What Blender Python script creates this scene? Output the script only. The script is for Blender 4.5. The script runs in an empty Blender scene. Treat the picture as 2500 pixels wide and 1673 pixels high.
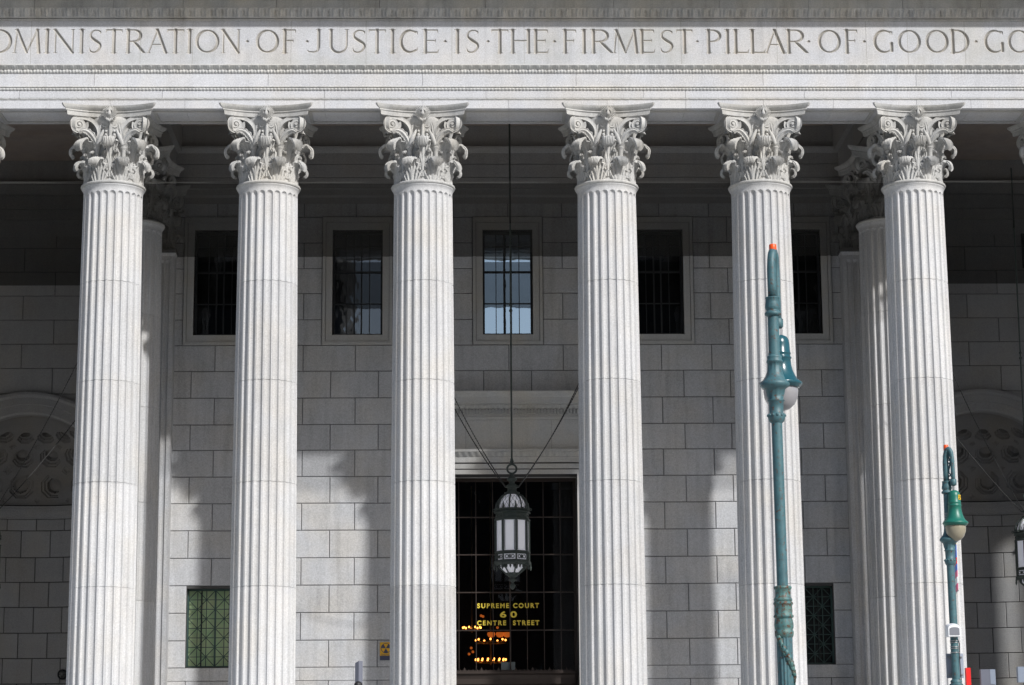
import bpy, bmesh, math, random
import numpy as np
from mathutils import Vector, Matrix
random.seed(7)
C = bpy.context.scene
COL = C.collection
PI = math.pi
R = math.radians

# ------------------------------------------------------------------ camera
cam_d = bpy.data.cameras.new('camera')
cam = bpy.data.objects.new('camera', cam_d); COL.objects.link(cam)
cam_d.sensor_width = 36.0
cam_d.lens = 5666.31 / 2500 * 36
cam_d.clip_start = 0.5; cam_d.clip_end = 2000
PIT, YAW, ROL = R(11.104), R(1.3172), R(-0.4044)
fwd = Vector((math.sin(YAW)*math.cos(PIT), math.cos(YAW)*math.cos(PIT), math.sin(PIT)))
right0 = Vector((math.cos(YAW), -math.sin(YAW), 0))
up0 = right0.cross(fwd)
rgt = right0*math.cos(ROL) - up0*math.sin(-ROL)*-1*-1
# image roll: u' = c*u - s*v (v down)
cR, sR = math.cos(ROL), math.sin(ROL)
rgt = right0*cR + up0*sR
upv = up0*cR - right0*sR
m = Matrix((rgt, upv, -fwd)).transposed().to_4x4()
m.translation = Vector((-1.7348, -70.0, 1.7))
cam.matrix_world = m
C.camera = cam

# ------------------------------------------------------------------ sky, sun, exposure
SUN_AZ, SUN_EL = R(36.3), R(37.2)           # azimuth to the right of the facade's outward normal
sdir = Vector((math.sin(SUN_AZ)*math.cos(SUN_EL), -math.cos(SUN_AZ)*math.cos(SUN_EL), math.sin(SUN_EL)))
w = bpy.data.worlds.new('World'); C.world = w; w.use_nodes = True
nt = w.node_tree; nt.nodes.clear()
sky = nt.nodes.new('ShaderNodeTexSky'); sky.sky_type = 'NISHITA'; sky.sun_disc = False
sky.sun_elevation = SUN_EL; sky.dust_density = 2.2; sky.air_density = 1.0
sky.sun_rotation = math.atan2(sdir.x, sdir.y)
bg = nt.nodes.new('ShaderNodeBackground'); bg.inputs[1].default_value = 0.10
wo = nt.nodes.new('ShaderNodeOutputWorld')
nt.links.new(sky.outputs[0], bg.inputs[0]); nt.links.new(bg.outputs[0], wo.inputs[0])
sl = bpy.data.lights.new('sun', 'SUN'); sl.energy = 3.9; sl.angle = R(1.3); sl.color = (1.0, 0.985, 0.965)
so = bpy.data.objects.new('sun', sl); COL.objects.link(so)
so.rotation_euler = (-sdir).to_track_quat('-Z', 'Y').to_euler(); so.location = (30, -60, 60)
C.view_settings.view_transform = 'Standard'; C.view_settings.look = 'None'
C.view_settings.exposure = 0.10; C.view_settings.gamma = 1.0
C.render.engine = 'CYCLES'
C.cycles.max_bounces = 8; C.cycles.diffuse_bounces = 5; C.cycles.transparent_max_bounces = 12

# ------------------------------------------------------------------ helpers
class MB:
    """collects faces for ONE mesh object"""
    def __init__(s): s.v = []; s.f = []; s.sm = []; s.tone = []
    def add(s, vs, fs, smooth=False, tone=None):
        o = len(s.v); s.v += [tuple(p) for p in vs]
        s.f += [tuple(i+o for i in f) for f in fs]
        s.sm += [smooth]*len(fs)
        s.tone += [tone if tone is not None else 0.5]*len(fs)
    def box(s, x0, x1, y0, y1, z0, z1, tone=None):
        s.add([(x0,y0,z0),(x1,y0,z0),(x1,y1,z0),(x0,y1,z0),(x0,y0,z1),(x1,y0,z1),(x1,y1,z1),(x0,y1,z1)],
              [(0,3,2,1),(4,5,6,7),(0,1,5,4),(1,2,6,5),(2,3,7,6),(3,0,4,7)], tone=tone)
    def prism_x(s, prof, x0, x1, tone=None, cap=True):
        """prof: list of (y,z), closed, counter-clockwise seen from +x"""
        n = len(prof)
        vs = [(x0,)+tuple(p) for p in prof] + [(x1,)+tuple(p) for p in prof]
        fs = [(i, (i+1)%n, n+(i+1)%n, n+i) for i in range(n)]
        if cap: fs += [tuple(range(n-1,-1,-1)), tuple(range(n, 2*n))]
        s.add(vs, fs, tone=tone)
    def bar(s, a, b, r, seg=6, r2=None, smooth=True):
        a = Vector(a); b = Vector(b); d = (b-a).normalized()
        q = Vector((0,0,1)) if abs(d.z) < .9 else Vector((1,0,0))
        e1 = d.cross(q).normalized(); e2 = d.cross(e1)
        r2 = r if r2 is None else r2
        vs = []
        for p, rr in ((a, r), (b, r2)):
            for i in range(seg):
                t = 2*PI*i/seg; vs.append(p + e1*rr*math.cos(t) + e2*rr*math.sin(t))
        fs = [(i, (i+1)%seg, seg+(i+1)%seg, seg+i) for i in range(seg)]
        s.add(vs, fs, smooth); s.add(vs, [tuple(range(seg-1,-1,-1)), tuple(range(seg,2*seg))])
    def tube(s, pts, r, seg=8):
        pts = [Vector(p) for p in pts]; n = len(pts)
        rs = r if isinstance(r, (list, tuple)) else [r]*n
        vs = []; e1 = None
        for i, p in enumerate(pts):
            d = (pts[min(i+1,n-1)] - pts[max(i-1,0)]).normalized()
            if e1 is None:
                q = Vector((0,0,1)) if abs(d.z) < .9 else Vector((1,0,0))
                e1 = d.cross(q).normalized()
            e1 = (e1 - d*e1.dot(d)).normalized(); e2 = d.cross(e1)
            for k in range(seg):
                t = 2*PI*k/seg; vs.append(p + (e1*math.cos(t) + e2*math.sin(t))*rs[i])
        fs = []
        for i in range(n-1):
            for k in range(seg):
                fs.append((i*seg+k, i*seg+(k+1)%seg, (i+1)*seg+(k+1)%seg, (i+1)*seg+k))
        fs.append(tuple(range(seg-1,-1,-1))); fs.append(tuple(range((n-1)*seg, n*seg)))
        s.add(vs, fs, True)
    def lathe(s, prof, cx=0, cy=0, seg=32, mod=None, a0=0, a1=2*PI, smooth=True):
        """prof: list of (r,z)"""
        full = abs(a1-a0-2*PI) < 1e-6
        m_ = seg if full else seg+1
        vs = []
        for (r, z) in prof:
            for k in range(m_):
                t = a0 + (a1-a0)*k/seg
                rr = r*(mod(t, z) if mod else 1)
                vs.append((cx+rr*math.cos(t), cy+rr*math.sin(t), z))
        fs = []
        for i in range(len(prof)-1):
            for k in range(seg):
                k2 = (k+1) % m_ if full else k+1
                fs.append((i*m_+k, i*m_+k2, (i+1)*m_+k2, (i+1)*m_+k))
        s.add(vs, fs, smooth)
    def torus(s, c, axis, Rr, r, n=24, k=8):
        axis = Vector(axis).normalized(); q = Vector((0,0,1)) if abs(axis.z) < .9 else Vector((1,0,0))
        e1 = axis.cross(q).normalized(); e2 = axis.cross(e1); c = Vector(c)
        vs = []
        for i in range(n):
            t = 2*PI*i/n; d = e1*math.cos(t)+e2*math.sin(t)
            for j in range(k):
                u = 2*PI*j/k; vs.append(c + d*(Rr+r*math.cos(u)) + axis*(r*math.sin(u)))
        fs = [(i*k+j, ((i+1)%n)*k+j, ((i+1)%n)*k+(j+1)%k, i*k+(j+1)%k) for i in range(n) for j in range(k)]
        s.add(vs, fs, True)
    def ball(s, c, r, n=12, k=8, sz=1.0):
        prof = [(max(1e-4, r*math.sin(PI*i/k)), c[2]-r*sz*math.cos(PI*i/k)) for i in range(k+1)]
        s.lathe(prof, c[0], c[1], n)
    def grid(s, P, smooth=True, tone=None, flip=False):
        """P array (n,m,3)"""
        n, m_ = P.shape[:2]
        i = np.arange(n-1)[:,None]*m_ + np.arange(m_-1)[None,:]
        q = np.stack([i, i+1, i+m_+1, i+m_], -1).reshape(-1,4)
        if flip: q = q[:, ::-1]
        s.add(P.reshape(-1,3).tolist(), q.tolist(), smooth, tone)
    def mesh(s, name):
        me = bpy.data.meshes.new(name)
        me.from_pydata(s.v, [], s.f)
        me.polygons.foreach_set('use_smooth', s.sm)
        if any(t != .5 for t in s.tone):
            a = me.attributes.new('tone', 'FLOAT', 'FACE'); a.data.foreach_set('value', s.tone)
        me.update(); return me
    def build(s, name, mat, parent=None, loc=None):
        return link(name, s.mesh(name), mat, parent, loc)
def link(name, me, mat, parent=None, loc=None):
    if mat and not me.materials: me.materials.append(mat)
    o = bpy.data.objects.new(name, me); COL.objects.link(o)
    if parent: o.parent = parent
    if loc is not None: o.location = loc
    return o
def tag(o, label=None, cat=None, group=None, kind=None):
    for k, v_ in (('label',label),('category',cat),('group',group),('kind',kind)):
        if v_: o[k] = v_
    return o
def empty(name, loc=(0,0,0), rz=0, **kw):
    o = bpy.data.objects.new(name, None); COL.objects.link(o)
    o.location = loc; o.rotation_euler = (0,0,rz); o.empty_display_size = .2
    return tag(o, **kw)
def copy_tree(o, parent=None):
    c = o.copy(); COL.objects.link(c)
    if parent: c.parent = parent
    for ch in list(o.children): copy_tree(ch, c)
    return c

# ------------------------------------------------------------------ materials
def mat(name, color, rough=.6, metal=0.0, spec=.5, emit=None, estr=0):
    m_ = bpy.data.materials.new(name); m_.use_nodes = True
    b = m_.node_tree.nodes['Principled BSDF']
    b.inputs['Base Color'].default_value = (*color, 1)
    b.inputs['Roughness'].default_value = rough; b.inputs['Metallic'].default_value = metal
    b.inputs['Specular IOR Level'].default_value = spec
    if emit: b.inputs['Emission Color'].default_value = (*emit, 1); b.inputs['Emission Strength'].default_value = estr
    return m_
def N(nt, t, **kw):
    n = nt.nodes.new(t)
    for k, v_ in kw.items(): setattr(n, k, v_)
    return n
def math_n(nt, op, a, b=None, clamp=False):
    n = N(nt, 'ShaderNodeMath', operation=op); n.use_clamp = clamp
    for i, x in enumerate((a, b)):
        if x is None: continue
        if isinstance(x, (int, float)): n.inputs[i].default_value = x
        else: nt.links.new(x, n.inputs[i])
    return n.outputs[0]
def noise(nt, vec, scale, detail=3, rough=.6):
    n = N(nt, 'ShaderNodeTexNoise'); n.inputs['Scale'].default_value = scale
    n.inputs['Detail'].default_value = detail; n.inputs['Roughness'].default_value = rough
    nt.links.new(vec, n.inputs['Vector']); return n.outputs[0]
def vscale(nt, vec, s):
    n = N(nt, 'ShaderNodeMapping'); n.inputs['Scale'].default_value = s
    nt.links.new(vec, n.inputs['Vector']); return n.outputs[0]
def stone(name, color, grain=.22, blotch=.12, stain=.0, stain_col=(.12,.12,.11), streak=.0, tone=0.0, rough=.85, bump=.25, warm=.04, gscale=26, drum=0):
    """granite: crystals, soft blotches, rain streaks and stains that belong to the stone"""
    m_ = bpy.data.materials.new(name); m_.use_nodes = True
    nt = m_.node_tree; b = nt.nodes['Principled BSDF']
    geo = N(nt, 'ShaderNodeNewGeometry'); pos = geo.outputs['Position']
    g = noise(nt, pos, gscale, 3, .75)
    bl = noise(nt, pos, 1.3, 4, .6)
    v = math_n(nt, 'ADD', math_n(nt, 'MULTIPLY', math_n(nt, 'SUBTRACT', g, .5), grain*5), 1.0)
    v = math_n(nt, 'ADD', v, math_n(nt, 'MULTIPLY', math_n(nt, 'SUBTRACT', bl, .5), blotch*2))
    vor = N(nt, 'ShaderNodeTexVoronoi'); vor.inputs['Scale'].default_value = 34
    nt.links.new(pos, vor.inputs['Vector'])
    sp = math_n(nt, 'LESS_THAN', vor.outputs['Distance'], .16)
    v = math_n(nt, 'SUBTRACT', v, math_n(nt, 'MULTIPLY', sp, grain*.9))
    if drum:
        oi = N(nt, 'ShaderNodeObjectInfo'); sp_ = N(nt, 'ShaderNodeSeparateXYZ'); nt.links.new(pos, sp_.inputs[0])
        fl = math_n(nt, 'FLOOR', math_n(nt, 'DIVIDE', math_n(nt, 'SUBTRACT', sp_.outputs['Z'], 1.69), 3.107))
        wnn = N(nt, 'ShaderNodeTexWhiteNoise', noise_dimensions='1D')
        nt.links.new(math_n(nt, 'ADD', fl, math_n(nt, 'MULTIPLY', oi.outputs['Random'], 37.7)), wnn.inputs['W'])
        v = math_n(nt, 'ADD', v, math_n(nt, 'MULTIPLY', math_n(nt, 'SUBTRACT', wnn.outputs['Value'], .5), drum))
    if tone:
        at = N(nt, 'ShaderNodeAttribute', attribute_name='tone')
        v = math_n(nt, 'ADD', v, math_n(nt, 'MULTIPLY', math_n(nt, 'SUBTRACT', at.outputs['Fac'], .5), tone))
    if streak:
        s1 = noise(nt, vscale(nt, pos, (2.6, 2.6, .18)), 1.6, 4, .6)
        s1 = math_n(nt, 'MULTIPLY', math_n(nt, 'SUBTRACT', s1, .46, ), 4, True)
        v = math_n(nt, 'SUBTRACT', v, math_n(nt, 'MULTIPLY', s1, streak))
    v = math_n(nt, 'MAXIMUM', v, .25)
    mixw = N(nt, 'ShaderNodeMix', data_type='RGBA')
    wn = noise(nt, pos, .8, 3, .5)
    wn = math_n(nt, 'MULTIPLY', math_n(nt, 'SUBTRACT', wn, .42), 3.5, True)
    nt.links.new(wn, mixw.inputs['Factor'])
    mixw.inputs['A'].default_value = (*color, 1)
    mixw.inputs['B'].default_value = (color[0]*(1+warm), color[1], color[2]*(1-warm*1.6), 1)
    mul = N(nt, 'ShaderNodeVectorMath', operation='SCALE')
    nt.links.new(mixw.outputs['Result'], mul.inputs[0]); nt.links.new(v, mul.inputs['Scale'])
    out = mul.outputs[0]
    if stain:
        st = noise(nt, vscale(nt, pos, (.30, .30, .5)), 1.0, 6, .68)
        st = math_n(nt, 'MULTIPLY', math_n(nt, 'SUBTRACT', st, .5), 5, True)
        mx = N(nt, 'ShaderNodeMix', data_type='RGBA')
        nt.links.new(math_n(nt, 'MULTIPLY', st, stain), mx.inputs['Factor'])
        nt.links.new(out, mx.inputs['A']); mx.inputs['B'].default_value = (*stain_col, 1)
        out = mx.outputs['Result']
    nt.links.new(out, b.inputs['Base Color'])
    b.inputs['Roughness'].default_value = rough; b.inputs['Specular IOR Level'].default_value = .3
    bp = N(nt, 'ShaderNodeBump'); bp.inputs['Strength'].default_value = bump; bp.inputs['Distance'].default_value = .01
    nt.links.new(g, bp.inputs['Height']); nt.links.new(bp.outputs[0], b.inputs['Normal'])
    return m_
GR = (.60, .60, .605)
M = {}
M['col'] = stone('column_granite', (.515,.52,.528), grain=.17, blotch=.09, streak=.15, warm=.03, drum=.15)
M['cap'] = stone('capital_granite', (.48,.482,.475), grain=.16, blotch=.22, streak=.22, stain=.35, stain_col=(.25,.245,.225))
M['ent'] = stone('entablature_granite', (.535,.545,.57), grain=.2, blotch=.08, streak=.06, stain=.10, stain_col=(.36,.35,.31), tone=.14)
M['carv'] = stone('carved_band_granite', (.55,.555,.55), grain=.13, blotch=.2, streak=.12, stain=.15, stain_col=(.2,.19,.16))
M['frieze'] = stone('frieze_granite', (.50,.51,.535), grain=.2, blotch=.12, streak=.14, stain=.55, stain_col=(.36,.37,.345), warm=.04)
M['corn'] = stone('weathered_cornice_granite', (.44,.44,.43), grain=.16, blotch=.25, streak=.2, stain=.5, stain_col=(.20,.20,.185), warm=.06)
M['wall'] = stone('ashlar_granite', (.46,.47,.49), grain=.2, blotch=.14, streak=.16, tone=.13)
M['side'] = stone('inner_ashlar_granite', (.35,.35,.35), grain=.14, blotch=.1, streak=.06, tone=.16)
M['trim'] = stone('trim_granite', (.43,.435,.435), grain=.13, blotch=.08, streak=.06, warm=.06)
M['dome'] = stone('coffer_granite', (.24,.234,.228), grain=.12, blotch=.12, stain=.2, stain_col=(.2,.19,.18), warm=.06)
M['ceil'] = stone('ceiling_stone', (.40,.345,.31), grain=.1, blotch=.2, stain=.3, stain_col=(.16,.12,.10))
M['pave'] = stone('paving_stone', (.42,.42,.41), grain=.1, blotch=.15)
M['step'] = stone('step_granite', (.65,.67,.69), grain=.1, blotch=.1)
M['asph'] = stone('asphalt', (.10,.10,.10), grain=.2, blotch=.15)
M['office'] = stone('office_masonry', (.10,.095,.09), grain=.05, blotch=.05)
def glass(name, tint=(.55,.6,.65), refl=.25, rough=.02, col=(.85,.92,1.0)):
    m_ = bpy.data.materials.new(name); m_.use_nodes = True; nt = m_.node_tree; nt.nodes.clear()
    o = N(nt, 'ShaderNodeOutputMaterial'); t = N(nt, 'ShaderNodeBsdfTransparent'); t.inputs[0].default_value = (*tint, 1)
    g = N(nt, 'ShaderNodeBsdfGlossy'); g.inputs['Roughness'].default_value = rough; g.inputs['Color'].default_value = (*col, 1)
    geo = N(nt, 'ShaderNodeNewGeometry')
    bp = N(nt, 'ShaderNodeBump'); bp.inputs['Strength'].default_value = .035; bp.inputs['Distance'].default_value = .05
    nt.links.new(noise(nt, geo.outputs['Position'], 1.7, 2, .5), bp.inputs['Height']); nt.links.new(bp.outputs[0], g.inputs['Normal'])
    mx = N(nt, 'ShaderNodeMixShader'); mx.inputs[0].default_value = refl
    nt.links.new(t.outputs[0], mx.inputs[1]); nt.links.new(g.outputs[0], mx.inputs[2]); nt.links.new(mx.outputs[0], o.inputs[0])
    return m_
M['glass'] = glass('window_glass', refl=.55, tint=(.8,.8,.8), col=(.70,.86,1.0))
M['midglass'] = glass('clear_dark_window_glass', refl=.13, tint=(.8,.8,.8))
M['dimglass'] = glass('dusty_window_glass', refl=.05, tint=(.6,.6,.6))
M['doorglass'] = glass('door_glass', tint=(.6,.6,.6), refl=.04)
M['darkglass'] = mat('dark_glass', (.012,.014,.016), .15)
M['black'] = mat('dark_interior', (.010,.010,.011), .9)
M['frame'] = mat('dark_metal_window_frame', (.018,.02,.022), .5)
M['bronze'] = mat('bronze_frame', (.048,.036,.031), .5, .4)
M['brass'] = mat('brass_door_frame', (.30,.23,.10), .4, .7)
M['blind'] = mat('pale_roller_blind', (.86,.88,.88), .8)
M['grille'] = mat('green_grille_iron', (.035,.075,.065), .5)
M['net'] = bpy.data.materials.new('bird_netting')
m_ = M['net']; m_.use_nodes = True; nt = m_.node_tree; nt.nodes.clear()
o_ = N(nt, 'ShaderNodeOutputMaterial'); t_ = N(nt, 'ShaderNodeBsdfTransparent'); d_ = N(nt, 'ShaderNodeBsdfDiffuse')
d_.inputs[0].default_value = (.03,.03,.028,1)
geo = N(nt, 'ShaderNodeNewGeometry')
dt = N(nt, 'ShaderNodeVectorMath', operation='DOT_PRODUCT')
nt.links.new(geo.outputs['Incoming'], dt.inputs[0]); nt.links.new(geo.outputs['Normal'], dt.inputs[1])
ab = math_n(nt, 'MAXIMUM', math_n(nt, 'ABSOLUTE', dt.outputs['Value']), .05)
ex = math_n(nt, 'POWER', 2.71828, math_n(nt, 'DIVIDE', -.26, ab))
mx_ = N(nt, 'ShaderNodeMixShader'); nt.links.new(math_n(nt, 'SUBTRACT', 1, ex), mx_.inputs[0])
nt.links.new(t_.outputs[0], mx_.inputs[1]); nt.links.new(d_.outputs[0], mx_.inputs[2]); nt.links.new(mx_.outputs[0], o_.inputs[0])
def painted(name, col, col2, rough=.38, rust=0.0, rustcol=(.10,.035,.012), sc=3.0):
    m_ = bpy.data.materials.new(name); m_.use_nodes = True; nt = m_.node_tree; b = nt.nodes['Principled BSDF']
    geo = N(nt, 'ShaderNodeNewGeometry'); pos = geo.outputs['Position']
    n1 = noise(nt, pos, sc*3, 5, .65)
    mx = N(nt, 'ShaderNodeMix', data_type='RGBA'); nt.links.new(math_n(nt,'MULTIPLY',math_n(nt,'SUBTRACT',n1,.35),2.5,True), mx.inputs['Factor'])
    mx.inputs['A'].default_value = (*col,1); mx.inputs['B'].default_value = (*col2,1)
    out = mx.outputs['Result']
    if rust:
        n2 = noise(nt, pos, sc*7, 6, .7)
        m2 = N(nt, 'ShaderNodeMix', data_type='RGBA')
        nt.links.new(math_n(nt,'MULTIPLY',math_n(nt,'SUBTRACT',n2,.55-rust*.1),9,True), m2.inputs['Factor'])
        nt.links.new(out, m2.inputs['A']); m2.inputs['B'].default_value = (*rustcol,1); out = m2.outputs['Result']
    nt.links.new(out, b.inputs['Base Color']); b.inputs['Roughness'].default_value = rough
    return m_
M['gold'] = painted('gold_leaf_lettering', (.90,.72,.10), (.70,.50,.05), .35, sc=3)
M['greenglass'] = painted('green_frosted_glass', (.50,.72,.42), (.64,.70,.42), .35, sc=.6)
M['teal'] = painted('teal_lamp_paint', (.045,.115,.135), (.075,.175,.20), .52, rust=-.1)
M['tealold'] = painted('old_teal_lamp_paint', (.05,.15,.165), (.10,.20,.17), .55, rust=.6)
M['tealbell'] = painted('glossy_teal_bell_paint', (.014,.080,.105), (.020,.10,.125), .22)
M['greenbell'] = painted('green_bell_paint', (.010,.135,.10), (.016,.165,.12), .4)
M['verd'] = painted('dark_verdigris_bronze', (.028,.040,.036), (.055,.070,.062), .55)
M['orange'] = mat('orange_plastic', (.9,.10,.01), .4)
M['clear'] = mat('grey_photocell_lid', (.35,.37,.38), .3)
M['steel'] = mat('galvanised_steel', (.42,.43,.44), .4, .8)
M['globe'] = mat('lamp_globe', (.30,.295,.31), .2)
M['globe2'] = mat('amber_lamp_globe', (.30,.27,.20), .2)
M['milk'] = mat('milk_glass', (.86,.86,.90), .35, emit=(.86,.88,1.0), estr=.13)
M['white'] = mat('white_plastic', (.85,.87,.9), .35)
M['greyp'] = mat('grey_plastic', (.20,.21,.24), .5)
M['alu'] = painted('aluminium_sign_back', (.30,.34,.42), (.36,.40,.48), .45)
M['alu2'] = mat('pale_grey_box_paint', (.22,.26,.33), .5)
M['alu3'] = mat('grey_box_paint', (.13,.14,.18), .5)
M['red'] = mat('red_panel_paint', (.80,.012,.01), .45)
M['yellow'] = mat('yellow_sticker', (.90,.55,.01), .5)
M['blue'] = mat('blue_print', (.03,.16,.65), .5)
M['magenta'] = mat('pink_print', (.75,.10,.25), .5)
M['blackpaint'] = mat('black_print', (.015,.015,.02), .5)
M['fyellow'] = painted('faded_yellow_sign', (.72,.36,.012), (.62,.40,.02), .5)
M['navy'] = mat('faded_navy_sign', (.05,.055,.10), .5)
M['chain'] = mat('iron_chain', (.03,.03,.03), .5, .3)
M['wire'] = mat('steel_wire', (.11,.11,.10), .7, 0)
M['bulb'] = mat('lit_bulb', (1,.7,.4), .4, emit=(1.0,.33,.06), estr=8)
M['amberlit'] = mat('lit_amber_shade', (.6,.2,.03), .5, emit=(1.0,.22,.03), estr=.5)
M['paper'] = mat('paper_notice', (.60,.70,.74), .7)

# ================================================================== THE COURTHOUSE
court = empty('courthouse', (0,0,0), label='grey granite courthouse with a Corinthian colonnade and a carved inscription in its frieze', cat='building')
ground = MB(); ground.add([(-900,-900,0),(900,-900,0),(900,900,0),(-900,900,0)], [(0,1,2,3)])
tag(ground.build('road', M['asph']), kind='structure')
pv = MB(); pv.box(-70,70,-62,-12,-.2,.13); tag(pv.build('pavement', M['pave']), kind='structure')
FL = 3.1
st = MB()
for i in range(19):
    st.box(-30, 30, -11.5+i*.45, -11.5+(i+1)*.45+ (20 if i==18 else .05), -.2, .13+(i+1)*(FL-.13)/19)
st.build('steps', M['step'], court)
YW, YS, XO = 9.1, 13.6, -.05
ZT = 22.69                                                    # underside of the entablature
BAY, HC = 4.8033, 2.8567
XC = [-HC-4*BAY+i*BAY for i in range(5)] + [HC+i*BAY for i in range(5)]

# ---- column shaft with 24 flutes
def col_radius(z):
    t = max(0, min(1, (z-FL)/(20.3-FL)))
    return 1.0 - .095*t**1.6
def shaft_mesh():
    nf, pf = 24, 10
    z_top, z_bot = 20.06, FL+.75
    zs = list(np.linspace(z_bot, z_top, 15))
    for j in (17.227, 14.149, 11.055, 7.923, 4.8):
        zs += [j-.03, j-.014, j-.008, j+.008, j+.014, j+.03]
    for i in range(1, 9): zs.append(z_top-.10+.10*math.sin(PI/2*i/8))
    zs += [z_top-.11]
    zs = sorted(set(round(z, 4) for z in zs))
    joints = (17.227, 14.149, 11.055, 7.923, 4.8)
    rows = []
    for z in zs:
        r0 = col_radius(z); g = .018 if any(abs(z-j) < .010 for j in joints) else 0
        hw = .40
        if z > z_top-.10: hw = .40*math.sqrt(max(1e-5, 1-((z-(z_top-.10))/.1001)**2))
        row = []
        for k in range(nf):
            for j in range(pf):
                if j < pf-1:
                    u = -1+2*j/(pf-2); a = (k +.5 + u*hw)/nf*2*PI
                    dep = .072*math.sqrt(max(0, 1-u*u))*(hw/.40)
                else:
                    a = (k+1.0)/nf*2*PI; dep = 0
                a += -PI/2
                row.append(((r0-dep-g)*math.cos(a), (r0-dep-g)*math.sin(a), z))
        rows.append(row + [row[0]])
    # plain neck flaring out under the ring
    for z, e in ((20.08,0),(20.12,0),(20.18,.012),(20.22,.035),(20.24,.05),(20.30,.052)):
        r0 = col_radius(z)+e; row = []
        for k in range(nf):
            for j in range(pf):
                u = (-1+2*j/(pf-2))*.40 if j < pf-1 else .5
                a = (k+.5+u)/nf*2*PI - PI/2; row.append((r0*math.cos(a), r0*math.sin(a), z))
        rows.append(row + [row[0]])
    b = MB(); b.grid(np.array(rows), smooth=True)
    # attic base under the shaft
    b.lathe([(1.0,FL+.75),(1.05,FL+.72),(1.13,FL+.66),(1.16,FL+.6),(1.13,FL+.53),(1.06,FL+.5),(1.08,FL+.42),(1.2,FL+.38),(1.3,FL+.3),(1.33,FL+.2),(1.3,FL+.12),(1.3,FL+.12)], seg=48)
    b.box(-1.38,1.38,-1.38,1.38,FL-.02,FL+.12)
    me = b.mesh('column')
    return me
ME_shaft = shaft_mesh()
# sharp arrises: shade by angle
def sharpen(me, deg=32):
    try:
        me.set_sharp_from_angle(angle=R(deg))
    except Exception: pass
sharpen(ME_shaft, 28)

def ring_mesh():
    b = MB()
    b.lathe([(.955,20.27),(.985,20.285),(1.0,20.325),(.985,20.36),(.945,20.375),(.90,20.39),(.85,20.41)], seg=64)
    return b.mesh('neck_ring')
ME_ring = ring_mesh()

def catmull(P, n):
    P = [np.array(p, float) for p in P]; P = [2*P[0]-P[1]] + P + [2*P[-1]-P[-2]]
    out = []
    m_ = len(P)-3
    for i in range(n):
        t = i/(n-1)*m_; k = min(int(t), m_-1); t -= k
        a, b, c, d = P[k:k+4]
        out.append(.5*((2*b)+(-a+c)*t+(2*a-5*b+4*c-d)*t*t+(-a+3*b-3*c+d)*t**3))
    return np.array(out)
def leaf(b, ang, path, wid, nt_=30, nu=29, relief=.02, lobes=5, bend=.35, th=.045, tip=0.0):
    """acanthus leaf: path [(r,z)] of the midrib, wid half widths along it"""
    P = catmull([(r, z) for r, z in path], nt_); Wd = catmull([(x,) for x in wid], nt_)[:, 0]
    ca, sa = math.cos(ang), math.sin(ang)
    T = np.gradient(P, axis=0); T /= np.linalg.norm(T, axis=1)[:, None]
    Nn = np.stack([T[:, 1], -T[:, 0]], 1)              # outward normal in the (r,z) plane
    F = np.zeros((nt_, nu, 3)); B = np.zeros((nt_, nu, 3))
    for i in range(nt_):
        t = i/(nt_-1)
        for j in range(nu):
            u = -1+2*j/(nu-1)
            saw = (t*lobes) % 1.0; k = min(1, max(0, (t-.55)/.18))       # k: body -> curled tip
            au = abs(u)
            notch = 1 - (1-k)*.34*au**1.5*(1-saw)**2 - k*.16*(abs(math.sin(PI*(3.5*u+.5))) < .35)*au
            sd = u*Wd[i]*notch
            body = .027*math.cos(2*PI*(au*2.6 - t*lobes*.55))*min(1, au*4) + .022*math.exp(-(u/.10)**2) + (.018*math.cos(2*PI*(saw-.15))*au**2)
            tipr = .024*math.cos(2*PI*3.5*u)
            rel = body*(1-k) + tipr*k
            s = sd
            rr = P[i,0] + Nn[i,0]*rel - bend*s*s/ max(.25, P[i,0])*1.2
            zz = P[i,1] + Nn[i,1]*rel - (.20*au**2.4*Wd[i]*k)
            F[i,j] = (rr*ca - s*sa, rr*sa + s*ca, zz)
            rb, zb = rr - Nn[i,0]*th, zz - Nn[i,1]*th
            B[i,j] = (rb*ca - s*sa, rb*sa + s*ca, zb)
    b.grid(F, flip=False); b.grid(B, flip=True)
    # rim
    rim = [(0,j) for j in range(nu)] + [(i,nu-1) for i in range(1,nt_)] + [(nt_-1,j) for j in range(nu-2,-1,-1)] + [(i,0) for i in range(nt_-2,0,-1)]
    vs = [F[i,j] for i,j in rim] + [B[i,j] for i,j in rim]; n = len(rim)
    b.add(vs, [(k, n+k, n+(k+1)%n, (k+1)%n) for k in range(n)], True)
def ribbon(b, pts, nrm, wdt, th):
    """band swept along pts; nrm = direction across the band (front to back), th its thickness"""
    pts = [Vector(p) for p in pts]; n = len(pts); nrm = Vector(nrm).normalized()
    vs = []
    for i, p in enumerate(pts):
        d = (pts[min(i+1,n-1)]-pts[max(i-1,0)]).normalized(); e = d.cross(nrm).normalized()
        ww = wdt[i] if isinstance(wdt, list) else wdt; tt = th[i] if isinstance(th, list) else th
        # concave front face: raised rims on both sides of the band
        vs += [p+e*tt, p+e*tt*.55+nrm*ww*.0-nrm*.0+nrm*.012, p-e*tt*.55+nrm*.012, p-e*tt, p-e*tt+nrm*ww, p+e*tt+nrm*ww]
    fs = []
    for i in range(n-1):
        for k in range(6): fs.append((i*6+k, i*6+(k+1)%6, (i+1)*6+(k+1)%6, (i+1)*6+k))
    fs += [tuple(range(5,-1,-1)), tuple(range((n-1)*6, n*6))]
    b.add(vs, fs, False)
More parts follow.
